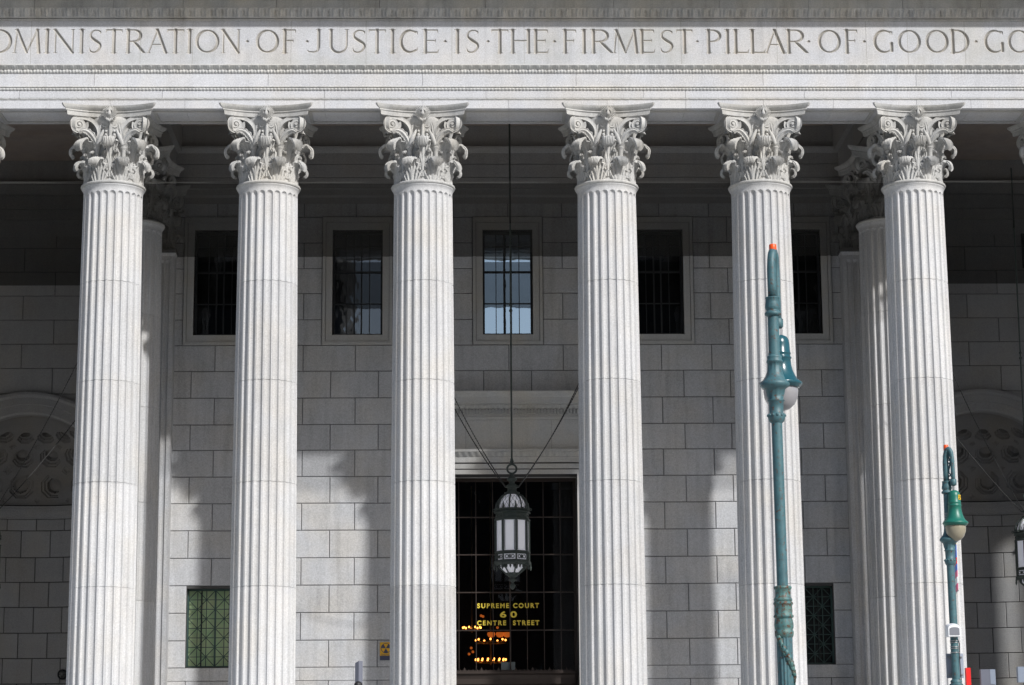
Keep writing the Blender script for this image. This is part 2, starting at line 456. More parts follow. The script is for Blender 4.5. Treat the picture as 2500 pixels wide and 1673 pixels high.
def capital_mesh(name='capital'):
    b = MB()
    Z = ZT
    # bell
    b.lathe([(.84,Z-2.32),(.845,Z-2.0),(.85,Z-1.5),(.87,Z-1.1),(.93,Z-.75),(1.0,Z-.5),(1.04,Z-.40),(1.02,Z-.335),(.8,Z-.33)], seg=96, mod=lambda t,z: 1+.012*math.cos(32*t)*(1 if z < Z-.9 else 0))
    for k in range(8):                                   # lower row
        leaf(b, R(22.5+45*k)-PI/2, [(.875,Z-2.31),(.90,Z-2.05),(.915,Z-1.90),(.955,Z-1.76),(1.05,Z-1.665),(1.155,Z-1.69),(1.19,Z-1.79),(1.14,Z-1.88)],
             [.31,.335,.32,.27,.235,.205,.17,.09], relief=.020)
    for k in range(8):                                   # upper row
        corner = k % 2 == 1
        e = .03 if corner else 0
        leaf(b, R(45*k)-PI/2, [(.875,Z-2.2),(.885,Z-1.8),(.90,Z-1.5),(.945,Z-1.25),(1.06+e,Z-1.08),(1.22+e,Z-1.05),(1.32+e,Z-1.14),(1.31+e,Z-1.27),(1.24+e,Z-1.33)],
             [.17,.21,.27,.28,.26,.235,.205,.16,.09], nt_=34, relief=.022, lobes=6)
    for k in range(16):                                  # narrow fronds filling the gaps
        leaf(b, R(11.25+22.5*k)-PI/2, [(.87,Z-2.2),(.885,Z-1.95),(.90,Z-1.7),(.93,Z-1.5),(.985,Z-1.40),(1.0,Z-1.46)], [.07,.10,.11,.10,.08,.04], nt_=16, nu=13, relief=.02, lobes=4, th=.03)
    for q in range(4):                                   # each face
        rot = Matrix.Rotation(q*PI/2, 3, 'Z')
        for sx in (-1, 1):
            fb = MB()
            # caulis cup between the upper leaves
            cc = Vector((sx*.40,-.80,0))
            fb.lathe([(.07,Z-1.7),(.075,Z-1.36),(.11,Z-1.31),(.125,Z-1.28),(.10,Z-1.26),(.12,Z-1.22),(.16,Z-1.18),(.10,Z-1.17)], cc.x, cc.y, 14)
            # corner volute: stalk, then a scroll whose band turns round the corner
            c0 = np.array([sx*.93,-1.075,Z-.585]); e1 = np.array([sx*.955,-.295,0])
            pts = [tuple(p) for p in catmull([(sx*.42,-.86,Z-1.20),(sx*.37,-.90,Z-.97),(sx*.345,-.93,Z-.79),(sx*.41,-.95,Z-.60),(sx*.56,-.98,Z-.44),(sx*.76,-1.02,Z-.365)], 16)]
            turns = 2.2; ns = 60; r0_, r1_ = .225, .030; ang0 = R(100)
            sp = []
            for i in range(ns):
                t = i/(ns-1); a = ang0 - t*turns*2*PI; rr = r0_*(1-t)**1.15+r1_*t
                sp.append(c0 + e1*(rr*math.cos(a)) + np.array([0,0,rr*math.sin(a)]) + np.array([0,-.035*t,0]))
            nr = Vector((sx*.295,.955,0))
            th = [.05+.012*i/15 for i in range(16)] + [.058*(1-i/ns)+.012 for i in range(ns)]
            ribbon(fb, pts+[tuple(p) for p in sp], nr, [.10+.004*i for i in range(16)]+[.12]*ns, th)
            # recessed disc behind the spiral
            cv = Vector(c0)+nr*.045; E1 = Vector(e1); dv = [cv] + [cv+E1*(.20*math.cos(2*PI*k/20))+Vector((0,0,.20*math.sin(2*PI*k/20))) for k in range(20)]
            fb.add(dv, [(0,1+k,1+(k+1)%20) for k in range(20)] if sx<0 else [(0,1+(k+1)%20,1+k) for k in range(20)])
            fb.bar(Vector(c0)-nr*.05, Vector(c0)+nr*.06, .045, 10)
            # band from this face to the diagonal, hollow in the middle
            NB = 26; rows = []
            for i in range(NB+1):
                a = ang0+R(30) - i/NB*R(330); rr = .225+.045
                p = c0 + e1*(rr*math.cos(a)) + np.array([0,0,rr*math.sin(a)])
                row = []
                q = np.array([sx*abs(p[1]), -abs(p[0]), p[2]]); md = (p+q)/2
                out_ = (md - np.array([sx*.95,-.95,c0[2]])); out_ /= (np.linalg.norm(out_)+1e-6)
                for k in range(5):
                    u = k/4*.5; hol = -.06*math.sin(PI*min(1,u*2)*.5)+(.02 if k == 0 else 0)
                    row.append(p*(1-u)+q*u + out_*hol)
                rows.append(row)
            fb.grid(np.array(rows), flip=(sx>0))
            # helix
            h0 = Vector((sx*.155,-.97,Z-.56)); e1 = Vector((-sx,0,0)); pts = []
            stalk = catmull([(sx*.38,-.86,Z-1.18),(sx*.35,-.90,Z-.92),(sx*.315,-.94,Z-.72),(sx*.285,-.96,Z-.55),(sx*.21,-.97,Z-.445)], 10)
            pts += [Vector(p) for p in stalk]
            ns = 34
            for i in range(ns):
                t = i/(ns-1); a = R(120) - t*1.7*2*PI; rr = .12*(.028/.12)**t
                pts.append(h0 + e1*(rr*math.cos(a)) + Vector((0,0,1))*(rr*math.sin(a)))
            th = [.03]*10 + [.032*(1-i/ns)+.010 for i in range(ns)]
            ribbon(fb, pts, Vector((0,1,0)), [.08]*10+[.12]*ns, th)
            fb.bar(h0+Vector((0,.03,0)), h0+Vector((0,.14,0)), .105, 16)
            # calyx leaf carrying the volute
            A = catmull([(sx*.40,-.90,Z-1.20),(sx*.50,-.98,Z-1.0),(sx*.64,-1.05,Z-.84),(sx*.80,-1.13,Z-.80),(sx*.93,-1.17,Z-.88)], 14)
            Wv = [.10,.13,.15,.14,.12,.10,.06]
            G = np.zeros((14, 9, 3))
            for i in range(14):
                ww = np.interp(i/13, np.linspace(0,1,7), Wv)
                d = A[min(i+1,13)]-A[max(i-1,0)]; d /= np.linalg.norm(d)
                side = np.cross(d, np.array([0,-1,0.])); side /= np.linalg.norm(side)
                for j in range(9):
                    u = -1+2*j/8; sc = 1-.5*abs(u)*((i*.45) % 1)
                    G[i,j] = A[i] + side*ww*u*sc + np.array([0,-1,0])*(.022*math.cos(u*PI*2.5) - .06*u*u)
            fb.grid(G); fb.grid(G + np.array([0,.05,0]), flip=True)
            # inner calyx leaf of the helix
            leafc = catmull([(sx*.38,-.90,Z-1.2),(sx*.31,-.95,Z-1.0),(sx*.24,-.97,Z-.85),(sx*.20,-.99,Z-.74)], 8)
            fb.tube([tuple(p) for p in leafc], [.06,.07,.075,.07,.06,.05,.04,.02], 6)
            # berries beside the stem
            for zz, rr in ((.78,.045),(.90,.055),(1.0,.05)):
                fb.ball((sx*.13,-.95,Z-zz), rr, 8, 6)
            vs = [rot @ Vector(p) for p in fb.v]; b.v_off = len(b.v)
            b.add(vs, fb.f, False)
            b.sm[-len(fb.f):] = fb.sm
        fb = MB()                                        # flower stem
        fb.tube([(0,-.93,Z-1.1),(0,-.95,Z-.7),(0,-1.0,Z-.42)], [.06,.05,.05], 8)
        b.add([rot @ Vector(p) for p in fb.v], fb.f, True)
    me = b.mesh(name); sharpen(me, 62); return me
ME_cap = capital_mesh()
def abacus_mesh():
    b = MB(); Z = ZT
    def outline(k, off):
        pts = []
        for q in range(4):
            rot = Matrix.Rotation(q*PI/2, 3, 'Z')
            n = 13
            for i in range(n):
                u = -1+2*i/(n-1)
                x = 1.33*u; y = -1.02 - .34*abs(u)**2.2
                v = Vector((x*(1+off*.55), y-off, 0)); pts.append(rot @ v)
        return pts
    lv = [(-.335,-.10),(-.33,-.085),(-.20,-.065),(-.19,-.03),(-.165,-.03),(-.155,-.045),(-.14,-.03),(-.10,.03),(-.05,.065),(-.004,.08)]
    rows = []
    for z, off in lv:
        o_ = outline(0, off); rows.append([(p.x, p.y, Z+z) for p in o_] + [(o_[0].x, o_[0].y, Z+z)])
    b.grid(np.array(rows), smooth=True)
    n = len(rows[0])-1
    b.add(rows[0][:-1], [tuple(range(n-1,-1,-1))]); b.add(rows[-1][:-1], [tuple(range(n))])
    me = b.mesh('abacus'); sharpen(me, 24); return me
ME_aba = abacus_mesh()
def rosette_mesh():
    b = MB(); c = Vector((0,-1.19,ZT-.245))
    for k in range(26):
        a = 2*PI*k/26; d = Vector((math.cos(a),0,math.sin(a)*.95)); s = Vector((-math.sin(a),0,math.cos(a)))
        i0 = c+d*.085; t0 = c+d*(.235+.012*(k%2))+Vector((0,.05,0)); w1 = s*.019
        f = Vector((0,-.03,0))
        b.add([i0-w1+f*.2, i0+w1+f*.2, t0+w1*.8, t0-w1*.8, (i0+f*1.4), (t0+f*.6)],
              [(0,4,5,3),(4,1,2,5),(3,5,2),(0,1,4)])
    b.bar(c+Vector((0,.02,0)), c+Vector((0,.16,0)), .16, 20)
    b.torus(c+Vector((0,.0,0)), (0,1,0), .10, .022, 20, 6)
    b.lathe([(.002,c.z+.14),(.02,c.z+.09),(.045,c.z+.02),(.065,c.z-.04),(.05,c.z-.09),(.002,c.z-.11)], c.x, c.y-.02, 10)
    for k in range(5):                                   # little drooping petals under it
        x = -.08+.04*k; b.ball((x, c.y, c.z-.25+.02*abs(k-2)), .03, 6, 5, 1.6)
    return b.mesh('rosette')
ME_ros = rosette_mesh()

ordn = ['leftmost','second','third','fourth','fifth','sixth','seventh','eighth','ninth','rightmost']
def column(x, y, rz=0.0):
    c = link('column', ME_shaft, M['col'], court, (x, y, 0))
    for nm, me, k in (('neck_ring', ME_ring, 'cap'), ('capital', ME_cap, 'cap'), ('abacus', ME_aba, 'cap')):
        q_ = link(nm, me, M[k], c)
        if nm == 'capital': q_.rotation_euler = (0, 0, PI/2*random.randint(0, 3))
    r_ = link('rosette', ME_ros, M['cap'], c)
    return c
for i, x in enumerate(XC): column(x, 0)
for x in (-HC-2*BAY, HC+2*BAY): column(x, 4.75)

# ---- entablature -------------------------------------------------------------
X0, X1 = -24.2, 24.2
JN = [-24.2,-20.1,-17.0,-12.5,-10.2,-7.64,-5.9,-2.86,-.2,2.86,5.3,7.72,9.9,12.5,14.2,17.3,20.0,24.2]
def seg_prism(b, prof, joints, gap=.010):
    for a, c in zip(joints[:-1], joints[1:]):
        b.prism_x(prof, a+gap/2, c-gap/2, tone=random.uniform(.15,.85))
def carved(b, prof, x0, x1, fn, nx_per_m=46, flip=False):
    """profile strip [(y,z)] with relief fn(x,s)->outward offset"""
    n = int((x1-x0)*nx_per_m)+1; xs = np.linspace(x0, x1, n)
    P = np.array(prof, float); s = np.linspace(0, 1, len(P))
    T = np.gradient(P, axis=0); T /= np.linalg.norm(T, axis=1)[:,None]; Nn = np.stack([-T[:,1]*1.0, T[:,0]], 1)
    Nn *= np.where(Nn[:,0:1] > 0, -1, 1)
    X, S = np.meshgrid(xs, s); off = fn(X, S)
    G = np.stack([X, P[:,0][:,None]+Nn[:,0][:,None]*off, P[:,1][:,None]+Nn[:,1][:,None]*off], -1)
    b.grid(G, smooth=True)
arch = MB()
YF = -.85
core = [(YF+.05,22.70),(.80,22.70),(.80,24.0),(YF+.05,24.0)]
seg_prism(arch, [(YF,22.67),(.85,22.67),(.85,22.94),(YF,22.94)], JN)
seg_prism(arch, [(YF-.035,22.995),(.9,22.995),(.9,23.24),(YF-.035,23.24)], [-24.2,-21,-15.3,-10.9,-5.9,-.9,4.0,5.3,9.0,13.6,18.2,24.2])
seg_prism(arch, [(YF-.08,23.37),(.95,23.37),(.95,23.77),(YF-.08,23.77)], [-24.2,-20.1,-13,-7.64,-2.86,1.9,7.72,12.5,18.9,24.2])
arch.prism_x([(YF+.03,22.7),(.8,22.7),(.8,24.0),(YF+.03,24.0)], X0, X1)
arch.prism_x([(YF+.22,24.001),(.8,24.001),(.8,25.7),(YF+.22,25.7)], X0, X1)
arch.build('architrave', M['ent'], court)
# soffit panels under the architrave between the columns
for a, c in zip(XC[:-1], XC[1:]):
    sf = MB()
    x0, x1 = a+1.25, c-1.25
    for (xa,xb,ya,yb) in ((x0,x1,-.62,-.52),(x0,x1,.52,.62),(x0,x0+.1,-.52,.52),(x1-.1,x1,-.52,.52),):
        sf.box(xa, xb, ya, yb, 22.63, 22.675)
    sf.build('soffit_moulding', M['trim'], court)
bd = MB()
bead = lambda per: (lambda X, S: .028*np.sin(PI*S)**.6*(np.abs(np.sin(PI*X/per))**.5) - .004*(np.abs(np.sin(PI*X/per)) < .3))
carved(bd, [(YF+.005,22.94),(YF-.02,22.955),(YF-.028,22.967),(YF-.02,22.98),(YF-.005,22.995)], X0, X1, lambda X,S: .010*np.sin(PI*S)*(np.abs(np.sin(PI*X/.30))>.35))
carved(bd, [(YF-.03,23.24),(YF-.055,23.262),(YF-.055,23.29),(YF-.04,23.31)], X0, X1, bead(.11))
carved(bd, [(YF-.045,23.31),(YF-.09,23.33),(YF-.10,23.345),(YF-.08,23.37)], X0, X1, lambda X,S: 0*X)
# big carved top moulding: leaf row over tongue row
def leafrow(X, S):
    ph = np.abs(((X/.30) % 1)-.5)*2
    return .018*np.sin(PI*S)*np.cos(ph*PI)+ .012*np.cos(ph*PI*4)*np.sin(PI*S)
def tongue(X, S):
    ph = np.abs(((X/.10) % 1)-.5)*2
    return .030*np.sin(PI*S)**.7*(np.clip(1-ph*1.35, 0, 1)**.5) + .02*(ph > .85)*np.sin(PI*S)
carved(bd, [(YF-.075,23.77),(YF-.10,23.79),(YF-.115,23.83),(YF-.115,23.87),(YF-.12,23.895)], X0, X1, tongue, 100)
carved(bd, [(YF-.12,23.895),(YF-.15,23.91),(YF-.19,23.95),(YF-.225,23.98),(YF-.235,23.99)], X0, X1, leafrow)
bd.prism_x([(YF-.24,23.99),(YF+.0,23.99),(YF+.0,24.025),(YF-.24,24.025)], X0, X1)
bd.build('carved_moulding', M['carv'], court)

# ---- inscription cut into the frieze ---------------------------------------------
TK, TN = .072, .037
def arc(cx, cy, rx, ry, a0, a1, w0, w1=None, n=14, wmid=None):
    """elliptic arc with width changing w0 -> wmid -> w1"""
    pts = []
    for i in range(n+1):
        t = i/n; a = R(a0+(a1-a0)*t)
        if wmid is None: ww = w0+((w1 if w1 is not None else w0)-w0)*t
        else: ww = (w0*(1-t)+(w1 if w1 is not None else w0)*t) + (wmid-w0)*math.sin(PI*t)
        pts.append((cx+rx*math.cos(a), cy+ry*math.sin(a), ww))
    return pts
def ring(cx, cy, rx, ry, n=40):
    pts = []
    for i in range(n+1):
        a = 2*PI*i/n; ww = TN+(TK-TN)*abs(math.cos(a+.15))**1.2
        pts.append((cx+rx*math.cos(a), cy+ry*math.sin(a), ww))
    return pts
def serif(x, y, w=.075):
    up = 1 if y < .5 else -1
    return [[(x-w,y+up*.006,.010),(x,y+up*.022,.030),(x+w,y+up*.006,.010)]]
def stem(x, w=TK, s=True):
    return [[(x,.02,w*1.12),(x,.25,w),(x,.75,w),(x,.98,w*1.12)]] + (serif(x,0,.062+w)+serif(x,1,.062+w) if s else [])
def glyph(ch, W):
    """strokes in unit height, W = width / height"""
    L, Rr = .09, W-.09
    if ch == 'I': return stem(W/2)
    if ch == 'T': return stem(W/2)[:2] + [[(.02,.97,.034),(W-.02,.97,.034)], [(.03,.97,.03),(.0,.86,.012)], [(W-.03,.97,.03),(W,.86,.012)]]
    if ch == 'L': return stem(L+.02) + [[(L,.03,.034),(W-.05,.03,.034)], [(W-.06,.03,.034),(W-.0,.18,.012)]]
    if ch in 'EF':
        g = stem(L+.02) + [[(L,.97,.034),(W-.06,.97,.034)], [(W-.06,.97,.034),(W-.03,.84,.012)], [(L,.53,.032),(W-.14,.53,.032)], [(W-.14,.60,.012),(W-.14,.53,.03),(W-.14,.45,.012)]]
        if ch == 'E': g += [[(L,.03,.034),(W-.05,.03,.034)], [(W-.05,.03,.034),(W,.17,.012)]]
        return g
    if ch == 'H': return stem(L+.02) + stem(Rr-.02) + [[(L,.53,.034),(Rr,.53,.034)]]
    if ch == 'N': return [[(L+.02,.02,TN),(L+.02,.95,TN)]] + serif(L+.02,0,.085) + serif(L-.01,1,.09) + [[(L,.97,TK),(Rr,.02,TK*.9)]] + [[(Rr,.05,TN),(Rr,.98,TN)]] + serif(Rr,1,.085)
    if ch == 'M':
        a, c = .12, W-.12
        return [[(a-.03,.02,TN),(a+.06,.97,TN)]] + serif(a-.03,0,.09) + serif(a+.02,1,.07) + [[(a+.06,.97,TK),(W/2,.03,TK*.8)], [(W/2,.03,TN),(c-.06,.97,TN)], [(c-.06,.97,TK),(c+.03,.02,TK)]] + serif(c+.03,0,.095) + serif(c-.02,1,.07)
    if ch == 'A': return [[(.08,.02,TN),(W/2,.99,TN)], [(W/2-.02,1.0,TK),(W-.09,.02,TK)], [(.22,.36,.030),(W-.22,.36,.030)]] + serif(.08,0,.085) + serif(W-.09,0,.1)
    if ch == 'V': return [[(.10,.98,TK),(W/2,.02,TK)], [(W/2,.02,TN),(W-.1,.98,TN)]] + serif(.1,1,.1) + serif(W-.1,1,.085)
    if ch in 'PR':
        xb = W*.42 if ch == 'R' else W*.40; rx = (W*.78 if ch == 'R' else W-.04)-xb
        rx = max(.15, rx - .02)
        g = stem(L+.03) + [[(L,.965,.032),(xb,.975,.034)]+arc(xb,.735,rx,.24,88,-88,.034,.034,12,TK)+[(L+.02,.495,.030)]]
        if ch == 'R': g += [[(xb-.02,.50,.04),(W*.60,.33,TK),(W-.10,.06,TK*.9),(W,.01,.02)]]
        return g
    if ch == 'D': return stem(L+.02) + [[(L,.97,.034),(W*.35,.97,.036)]+arc(W*.35,.5,W*.60-.02,.47,88,-88,.036,.036,18,TK)+[(L,.03,.034)]]
    if ch == 'O': return [ring(W/2,.5,W/2-.065,.455)]
    if ch in 'CG':
        g = [arc(W*.54,.5,W*.54-.06,.455,52,308,.030,.030,26,TK)]
        g += [[(W-.06,.78,.014),(W-.075,.90,.035),(W-.2,.93,.03)]]
        if ch == 'C': g += [[(W-.05,.24,.012),(W-.08,.13,.03),(W-.2,.07,.03)]]
        else: g += [[(W-.09,.10,TK),(W-.09,.42,TK)], [(W-.19,.42,.012),(W-.09,.41,.03),(W,.42,.012)]]
        return g
    if ch == 'S':
        cx = W/2
        P = [(W-.10,.80,.014),(W-.10,.90,.034),(cx+.08,.955,.032),(cx-.06,.945,.036),(.13,.83,.045),(.13,.68,.055),(cx-.02,.54,TK),(W-.13,.40,.06),(W-.10,.24,.055),(W-.22,.08,.042),(cx-.05,.035,.034),(.12,.08,.034),(.07,.22,.014)]
        return [[tuple(q) for q in catmull(P, 40)]]
    if ch == 'J': return serif(W-.14,1,.12) + [[(W-.14,.98,TK),(W-.14,.25,TK),(W-.18,.10,.05),(W-.32,.04,.036),(.12,.06,.03),(.04,.14,.014)]]
    if ch == 'U': return [[(.14,.98,TK),(.14,.35,TK)]+arc(W/2-.0,.35,W/2-.14,.32,180,360,TK,TN,12)+[(W-.14,.98,TN)]] + serif(.14,1,.11) + serif(W-.14,1,.09)
    if ch == '.': return [[(-.07,.47,.012),(.0,.50,.06),(.07,.47,.012)]]
    return []
def sx(zx, o): return o + zx/2.789
LET = [('D',-95,45,0),('M',48,245,0),('I',258,310,0),('N',322,475,0),('I',496,544,0),('S',562,664,0),('T',685,797,0),('R',818,957,0),('A',966,1112,0),('T',1105,1220,0),('I',1234,1284,0),('O',1298,1463,0),('N',1472,1610,0),('.',1655,1655,0),('O',1713,1873,0),('F',1893,1992,0),('.',2065,2065,0),('J',2052+5,2168,0),('U',2205,2362,0),
 ('S',52,160,830),('T',172,290,830),('I',312,362,830),('C',385,518,830),('E',545,655,830),('.',700,700,830),('I',758,810,830),('S',835,940,830),('.',995,995,830),('T',1018,1135,830),('H',1146,1292,830),('E',1305,1412,830),('.',1453,1453,830),('F',1508,1608,830),('I',1632,1682,830),('R',1702,1857,830),('M',1850,2035,830),('E',2038,2146,830),('S',2175,2281,830),('T',2295,2407,830),
 ('.',125,125,1660),('P',183,292,1660),('I',309,360,1660),('L',373,482,1660),('L',488,596,1660),('A',590,737,1660),('R',738,893,1660),('.',897,897,1660),('O',960,1120,1660),('F',1143,1240,1660),('.',1283,1283,1660),('G',1345,1487,1660),('O',1515,1676,1660),('O',1707,1869,1660),('D',1880,2012,1660),('.',2060,2060,1660),('G',2116,2257,1660),('O',2280,2440,1660)]
ZL0, ZL1 = 24.455, 25.225
LH = ZL1-ZL0
def px2x(u): return -.03+(u-1250.0)/79.13*.985*1.013    # source pixel on the letter band -> metres (checked against the camera)
strokes = []
def add_letter(ch, xa, xb):
    Wd = max(.05, (xb-xa)/LH)
    for s in glyph(ch, Wd): strokes.append(np.array([(xa+p[0]*LH, ZL0+p[1]*LH, p[2]*LH) for p in s]))
def letters():
    for ch, a, b_, o in LET:
        xa, xb = px2x(sx(a,o)), px2x(sx(b_,o))
        add_letter(ch, xa, xb)
    x = px2x(sx(2462,1660))
    for ch, wd in (('V',.62),('E',.5),('R',.66),('N',.66),('M',.9),('E',.5),('N',.66),('T',.55)):
        add_letter(ch, x, x+wd*1.0); x += wd+.1
    x = px2x(sx(-120,0)) - .15
    for ch, wd in (('A',.66),('.',.0),('E',.5),('U',.7),('R',.66),('T',.55),('.',0),('E',.5),('H',.66),('T',.55)):
        add_letter(ch, x-wd, x); x -= wd+(.14 if ch != '.' else .2)
letters()
hx = .0125
gx = np.arange(-22.6, 22.6, hx); gz = np.linspace(ZL0-.03, ZL1+.03, 70)
D = np.zeros((len(gz), len(gx)))
for s in strokes:
    x_lo, x_hi = s[:,0].min()-.1, s[:,0].max()+.1
    i0, i1 = np.searchsorted(gx, x_lo), np.searchsorted(gx, x_hi)
    if i1 <= i0: continue
    X, Zg = np.meshgrid(gx[i0:i1], gz)
    for (x0,z0,w0),(x1,z1,w1) in zip(s[:-1], s[1:]):
        dx, dz = x1-x0, z1-z0; L2 = dx*dx+dz*dz+1e-9
        t = np.clip(((X-x0)*dx+(Zg-z0)*dz)/L2, 0, 1)
        dist = np.hypot(X-x0-t*dx, Zg-z0-t*dz)
        D[:, i0:i1] = np.maximum(D[:, i0:i1], (w0+(w1-w0)*t)-dist)
fr = MB()
YFR = YF+.0
Xg, Zg = np.meshgrid(gx, gz)
fr.grid(np.stack([Xg, YFR+np.clip(D, 0, .07)*1.5, Zg], -1), smooth=False)
fr.add([(X0,YFR,24.025),(X1,YFR,24.025),(X1,YFR,gz[0]),(X0,YFR,gz[0])], [(0,1,2,3)])
fr.add([(X0,YFR,gz[-1]),(X1,YFR,gz[-1]),(X1,YFR,25.50),(X0,YFR,25.50)], [(0,1,2,3)])
for a, c in ((X0, gx[0]), (gx[-1], X1)): fr.add([(a,YFR,gz[0]),(c,YFR,gz[0]),(c,YFR,gz[-1]),(a,YFR,gz[-1])], [(0,1,2,3)])
ins = fr.build('inscription_frieze', M['frieze'], court)
M['cut'] = stone('darker_letter_cut', (.40,.392,.375), grain=.15, blotch=.25)  # letter cuts coloured darker and warmer than the frieze face
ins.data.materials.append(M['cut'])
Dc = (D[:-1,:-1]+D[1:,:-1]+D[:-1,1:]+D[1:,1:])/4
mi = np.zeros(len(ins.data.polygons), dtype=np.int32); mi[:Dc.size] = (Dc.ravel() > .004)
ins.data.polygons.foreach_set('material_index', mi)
M['joint'] = mat('mortar_joint', (.28,.275,.25), .9)
for x in (-11.62,-10.0,-6.95,-4.62,-2.0+.05,.0+.3,3.3-.05,5.2,8.2,11.0,12.3,14.1,-15.0,-18,17,20.5):
    jf = MB(); jf.box(x-.005, x+.005, YFR-.0025, YFR+.01, 24.03, 25.50); jf.build('frieze_joint', M['joint'], court)


# ---- cornice -----------------------------------------------------------------
cn = MB()
JC = [-24.2,-18.6,-14.9,-12.45,-10.3,-7.4,-4.2,-.9,3.1,6.4,9.2,12.15,14.6,18.2,24.2]
seg_prism(cn, [(YF-.04,25.50),(YF+.6,25.50),(YF+.6,25.555),(YF-.04,25.555)], JC)
seg_prism(cn, [(YF-.07,25.575),(YF+.6,25.575),(YF+.6,25.61),(YF-.07,25.61)], JC)
carved(cn, [(YF-.07,25.61),(YF-.09,25.67),(YF-.13,25.76),(YF-.18,25.81),(YF-.20,25.85)], X0, X1,
       lambda X,S: .040*np.sin(PI*S)*np.cos(2*PI*X/.33)+.028*np.sin(PI*S)*np.cos(2*PI*X/.11+1)+.012*np.sin(PI*S)*np.sin(2*PI*X/.52))
seg_prism(cn, [(YF-.21,25.85),(YF+.6,25.85),(YF+.6,25.88),(YF-.21,25.88)], JC)
seg_prism(cn, [(YF-.19,25.88),(YF+.6,25.88),(YF+.6,26.17),(YF-.19,26.17)], JC)
def egg(X, S):
    ph = np.abs(((X/.33) % 1)-.5)*2
    e = np.sqrt(np.clip(1-(ph/.62)**2, 0, 1))*.075*np.sin(PI*np.clip(S*1.05,0,1))**.6
    return e + .05*np.exp(-((ph-1)/.10)**2)*np.sin(PI*S) + .02*np.exp(-((ph-.76)/.05)**2)
carved(cn, [(YF-.19,26.17),(YF-.215,26.19),(YF-.25,26.23),(YF-.30,26.29),(YF-.36,26.35),(YF-.38,26.38)], X0, X1, egg, 60)
# dentils, corona and crown above the frame
cn.prism_x([(YF-.38,26.38),(YF+.6,26.38),(YF+.6,26.8),(YF-.38,26.8)], X0, X1)
for i in range(int((X1-X0)/.5)):
    cn.box(X0+.1+i*.5, X0+.38+i*.5, YF-.62, YF-.38, 26.42, 26.72)
cn.prism_x([(YF-1.35,26.575),(YF-.5,26.80),(YF+.6,26.8),(YF+.6,27.9),(YF-1.75,27.9),(YF-1.7,27.6),(YF-1.42,27.3),(YF-1.35,27.2)], X0, X1)
cn.build('cornice', M['corn'], court)
bx = MB(); bx.box(-24.2,24.2,-.2,40,27.0,33); bx.build('attic', M['ent'], court)

# ---- ceiling, beams and wall architraves ------------------------------------------
ce = MB(); ce.box(-26,26,.8,40,24.95,26.9); ce.build('ceiling', M['ceil'], court)
for sgn in (-1, 1):
    be = MB()
    x = sgn*(HC+2*BAY)
    be.prism_x([(.96,22.69),(YW+.02,22.69),(YW+.02,24.12),(.96,24.12)], x-.78, x+.78)
    be.prism_x([(.96,23.1),(YW+.02,23.1),(YW+.02,24.2),(.96,24.2)], x-.84, x+.84)
    be.prism_x([(.96,24.0),(YW-.1,24.0),(YW-.1,24.95),(.96,24.95)], x-1.02, x+1.02)
    be.build('beam', M['side'], court)
wa = MB()                                               # entablature of the inner wall
wa.prism_x([(YW-.24,22.70),(YW+1,22.70),(YW+1,23.08),(YW-.24,23.08)], -12.4, 12.4)
wa.prism_x([(YW-.28,23.10),(YW+1,23.10),(YW+1,23.55),(YW-.28,23.55)], -12.4, 12.4)
wa.prism_x([(YW-.32,23.57),(YW+1,23.57),(YW+1,23.95),(YW-.32,23.95)], -12.4, 12.4)
wa.prism_x([(YW-.32,23.95),(YW+1,23.95),(YW+1,24.15),(YW-.52,24.15),(YW-.50,24.08)], -12.4, 12.4)
wa.prism_x([(YW-.02,22.2),(YW+.5,22.2),(YW+.5,22.70),(YW-.12,22.70),(YW-.10,22.5),(YW-.04,22.42)], -12.4, 12.4)
wa.prism_x([(YW-.3,24.15),(YW+1,24.15),(YW+1,25),(YW-.3,25)], -12.4, 12.4)
for s in (-1,1):
    a, c = (-26,-11.7) if s < 0 else (11.7,26)
    wa.prism_x([(YS-.24,22.69),(YS+1,22.69),(YS+1,23.1),(YS-.24,23.1)], a, c)
    wa.prism_x([(YS-.28,23.12),(YS+1,23.12),(YS+1,23.63),(YS-.28,23.63)], a, c)
    wa.prism_x([(YS-.34,23.65),(YS+1,23.65),(YS+1,24.12),(YS-.5,24.12),(YS-.46,23.95)], a, c)
    wa.prism_x([(YS-.02,22.15),(YS+.5,22.15),(YS+.5,22.69),(YS-.14,22.69),(YS-.10,22.5)], a, c)
    wa.prism_x([(YS-.3,24.12),(YS+1,24.12),(YS+1,25),(YS-.3,25)], a, c)
wa.build('wall_entablature', M['side'], court)

